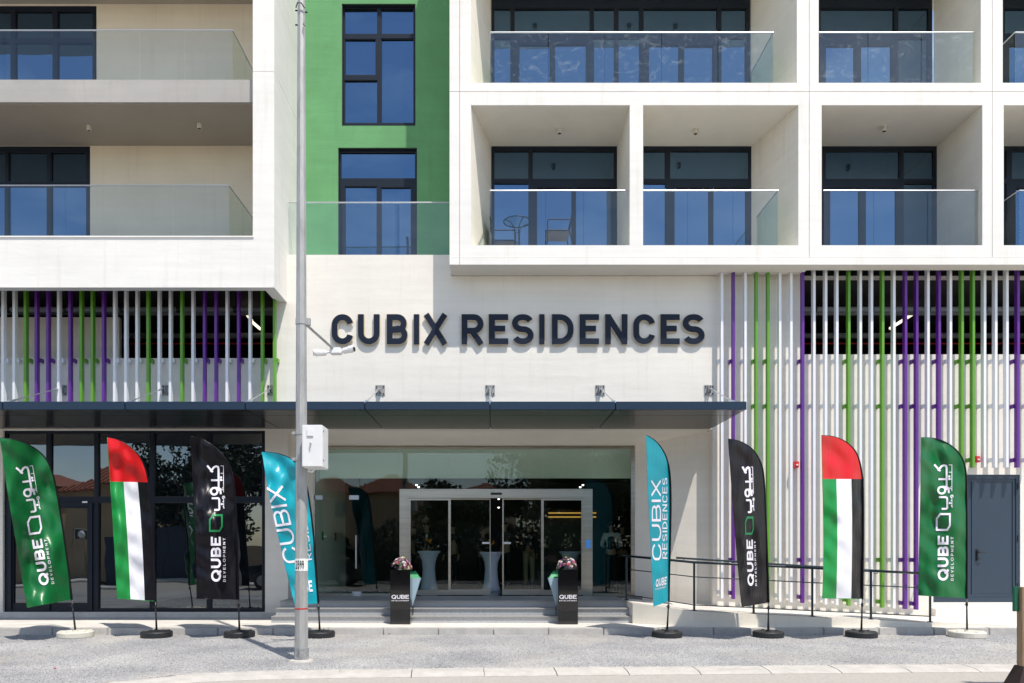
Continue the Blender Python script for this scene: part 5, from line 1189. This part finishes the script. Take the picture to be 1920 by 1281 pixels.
villa(-22.6, -18.4, -13, -7.5, 4.6, 'tan villa with red tiled roof across the street, behind the navy fence', 1.3)
villa(-33, -25, -15, -9, 5.2, 'wide tan villa with red tiled roof at the far left across the street', 1.8)
villa(-9.2, -4.6, -22, -15, 5.0, 'tan villa with red tiled roof across the street, reflected beside the sliding door', 1.5)
villa(-16, -11.5, -34, -28, 6.0, 'distant tan villa with red tiled roof between the trees', 1.6)
villa(-3.5, 2, -40, -33, 6.0, 'farthest tan villa with red tiled roof down the side street', 1.6)
def tree(x, y, h, rad, n, label, m, sd):
    random.seed(sd); T_ = thing('tree', label, 'tree', (x, y, 0), 'trees across the street')
    bm = BM(); tube(bm, [(x, y, -.1), (x+.1, y, h*.25), (x-.05, y, h*.5), (x, y, h*.75)], [.22, .17, .12, .05], 8)
    for k in range(7):
        an = k*.9; z = h*(.3+.06*k); tube(bm, [(x, y, z), (x+rad*.4*math.cos(an), y+rad*.4*math.sin(an), z+rad*.35), (x+rad*.75*math.cos(an), y+rad*.75*math.sin(an), z+rad*.6)], [.09, .05, .02], 6)
    obj('trunk', bm, M['bark'], T_)
    cl = [(rng.normal(0, .45)*rad, rng.normal(0, .45)*rad, h*.62+rng.normal(0, .16)*h, rng.uniform(.25, .5)*rad) for _ in range(26)]
    V = []; F = []
    per = n//len(cl)
    for cx_, cy_, cz_, cr in cl:
        d = rng.normal(0, 1, (per, 3)); d /= np.linalg.norm(d, axis=1)[:, None]; p = d*cr*rng.uniform(.6, 1.05, (per, 1))+np.array([x+cx_, y+cy_, cz_])
        a_ = rng.normal(0, 1, (per, 3)); a_ /= np.linalg.norm(a_, axis=1)[:, None]; b_ = np.cross(a_, rng.normal(0, 1, (per, 3))); b_ /= np.linalg.norm(b_, axis=1)[:, None]; s = rng.uniform(.09, .19, (per, 1))
        for i in range(per):
            k = len(V); V += [tuple(p[i]-a_[i]*s[i]), tuple(p[i]+b_[i]*s[i]*.5), tuple(p[i]+a_[i]*s[i]), tuple(p[i]-b_[i]*s[i]*.5)]; F.append((k, k+1, k+2, k+3))
    me = bpy.data.meshes.new('crown'); me.from_pydata(V, [], F); obj('crown', me, m, T_)
tree(-12.6, -5.0, 8.2, 2.6, 9000, 'tall dark leafy tree across the street behind the navy fence', M['leafd'], 1)
tree(-16.4, -6.2, 6.6, 2.2, 6500, 'smaller dark tree across the street by the villa', M['leafd'], 2)
tree(3.0, -3.6, 7.2, 3.0, 12000, 'broad green tree across the street opposite the lobby doors', M['leaf'], 3)
tree(7.8, -4.2, 6.6, 2.8, 9000, 'dense green tree across the street right of the broad tree', M['leafd'], 4)
tree(-1.8, -7.5, 5.4, 2.0, 7000, 'slim green tree farther back across the street', M['leaf'], 5)
tree(13.5, -7.5, 7.5, 3.0, 5000, 'large tree at the right across the street', M['leafd'], 6)
# parked car
def car(x, y, label):
    T_ = thing('parked_car', label, 'car', (x, y, -.03)); z = .05
    prof_ = [(-2.2, .25), (-2.25, .6), (-2.1, .82), (-1.3, .92), (-.65, 1.36), (.75, 1.40), (1.5, 1.0), (2.1, .92), (2.2, .6), (2.15, .25)]
    bm = BM(); W_ = .88
    L_ = [[bm.verts.new((x+px, y+sy*(W_ if pz < .95 else W_*.78), z-.05+pz)) for px, pz in prof_] for sy in (-1, -.9, .9, 1)]
    for a_, b_ in zip(L_, L_[1:]):
        for i in range(len(prof_)-1): bm.faces.new((a_[i], a_[i+1], b_[i+1], b_[i]))
        bm.faces.new((a_[0], b_[0], b_[-1], a_[-1]))
    bm.faces.new(L_[0]); bm.faces.new(L_[-1]); obj('body', bm, M['carp'], T_, smooth=False)
    bm = BM()
    for sy in (-1, 1):
        yy = y+sy*(W_*.80+.04)
        for q in ([(-1.05, .98), (-.6, 1.28), (0, 1.31), (0, .98)], [(.06, .98), (.06, 1.31), (.7, 1.30), (1.2, 1.02)]):
            v = [bm.verts.new((x+a_, yy+sy*.08*(1.3-b_), b_)) for a_, b_ in q]; v2 = [bm.verts.new((x+a_, yy+sy*.08*(1.3-b_)-sy*.02, b_)) for a_, b_ in q]; bm.faces.new(v); bm.faces.new(v2)
            for i in range(4): bm.faces.new((v[i], v[(i+1) % 4], v2[(i+1) % 4], v2[i]))
    obj('side_window', bm, M['vglass'], T_)
    for dx in (-1.4, 1.35):
        for sy in (-1, 1):
            w_ = obj('wheel', tube(BM(), [(x+dx, y+sy*.72, .30), (x+dx, y+sy*.91, .30)], .33, 24), M['rubber'], T_); obj('rim', tube(BM(), [(x+dx, y+sy*.905, .30), (x+dx, y+sy*.925, .30)], .2, 16), M['pole'], w_)
    for dy in (-.6, .6): obj('headlight', box(BM(), x-2.26, x-2.18, y+dy-.16, y+dy+.16, .6, .74, .02), M['cctv'], T_)
car(-7.4, 1.9, 'black parked car at the far side of the street')
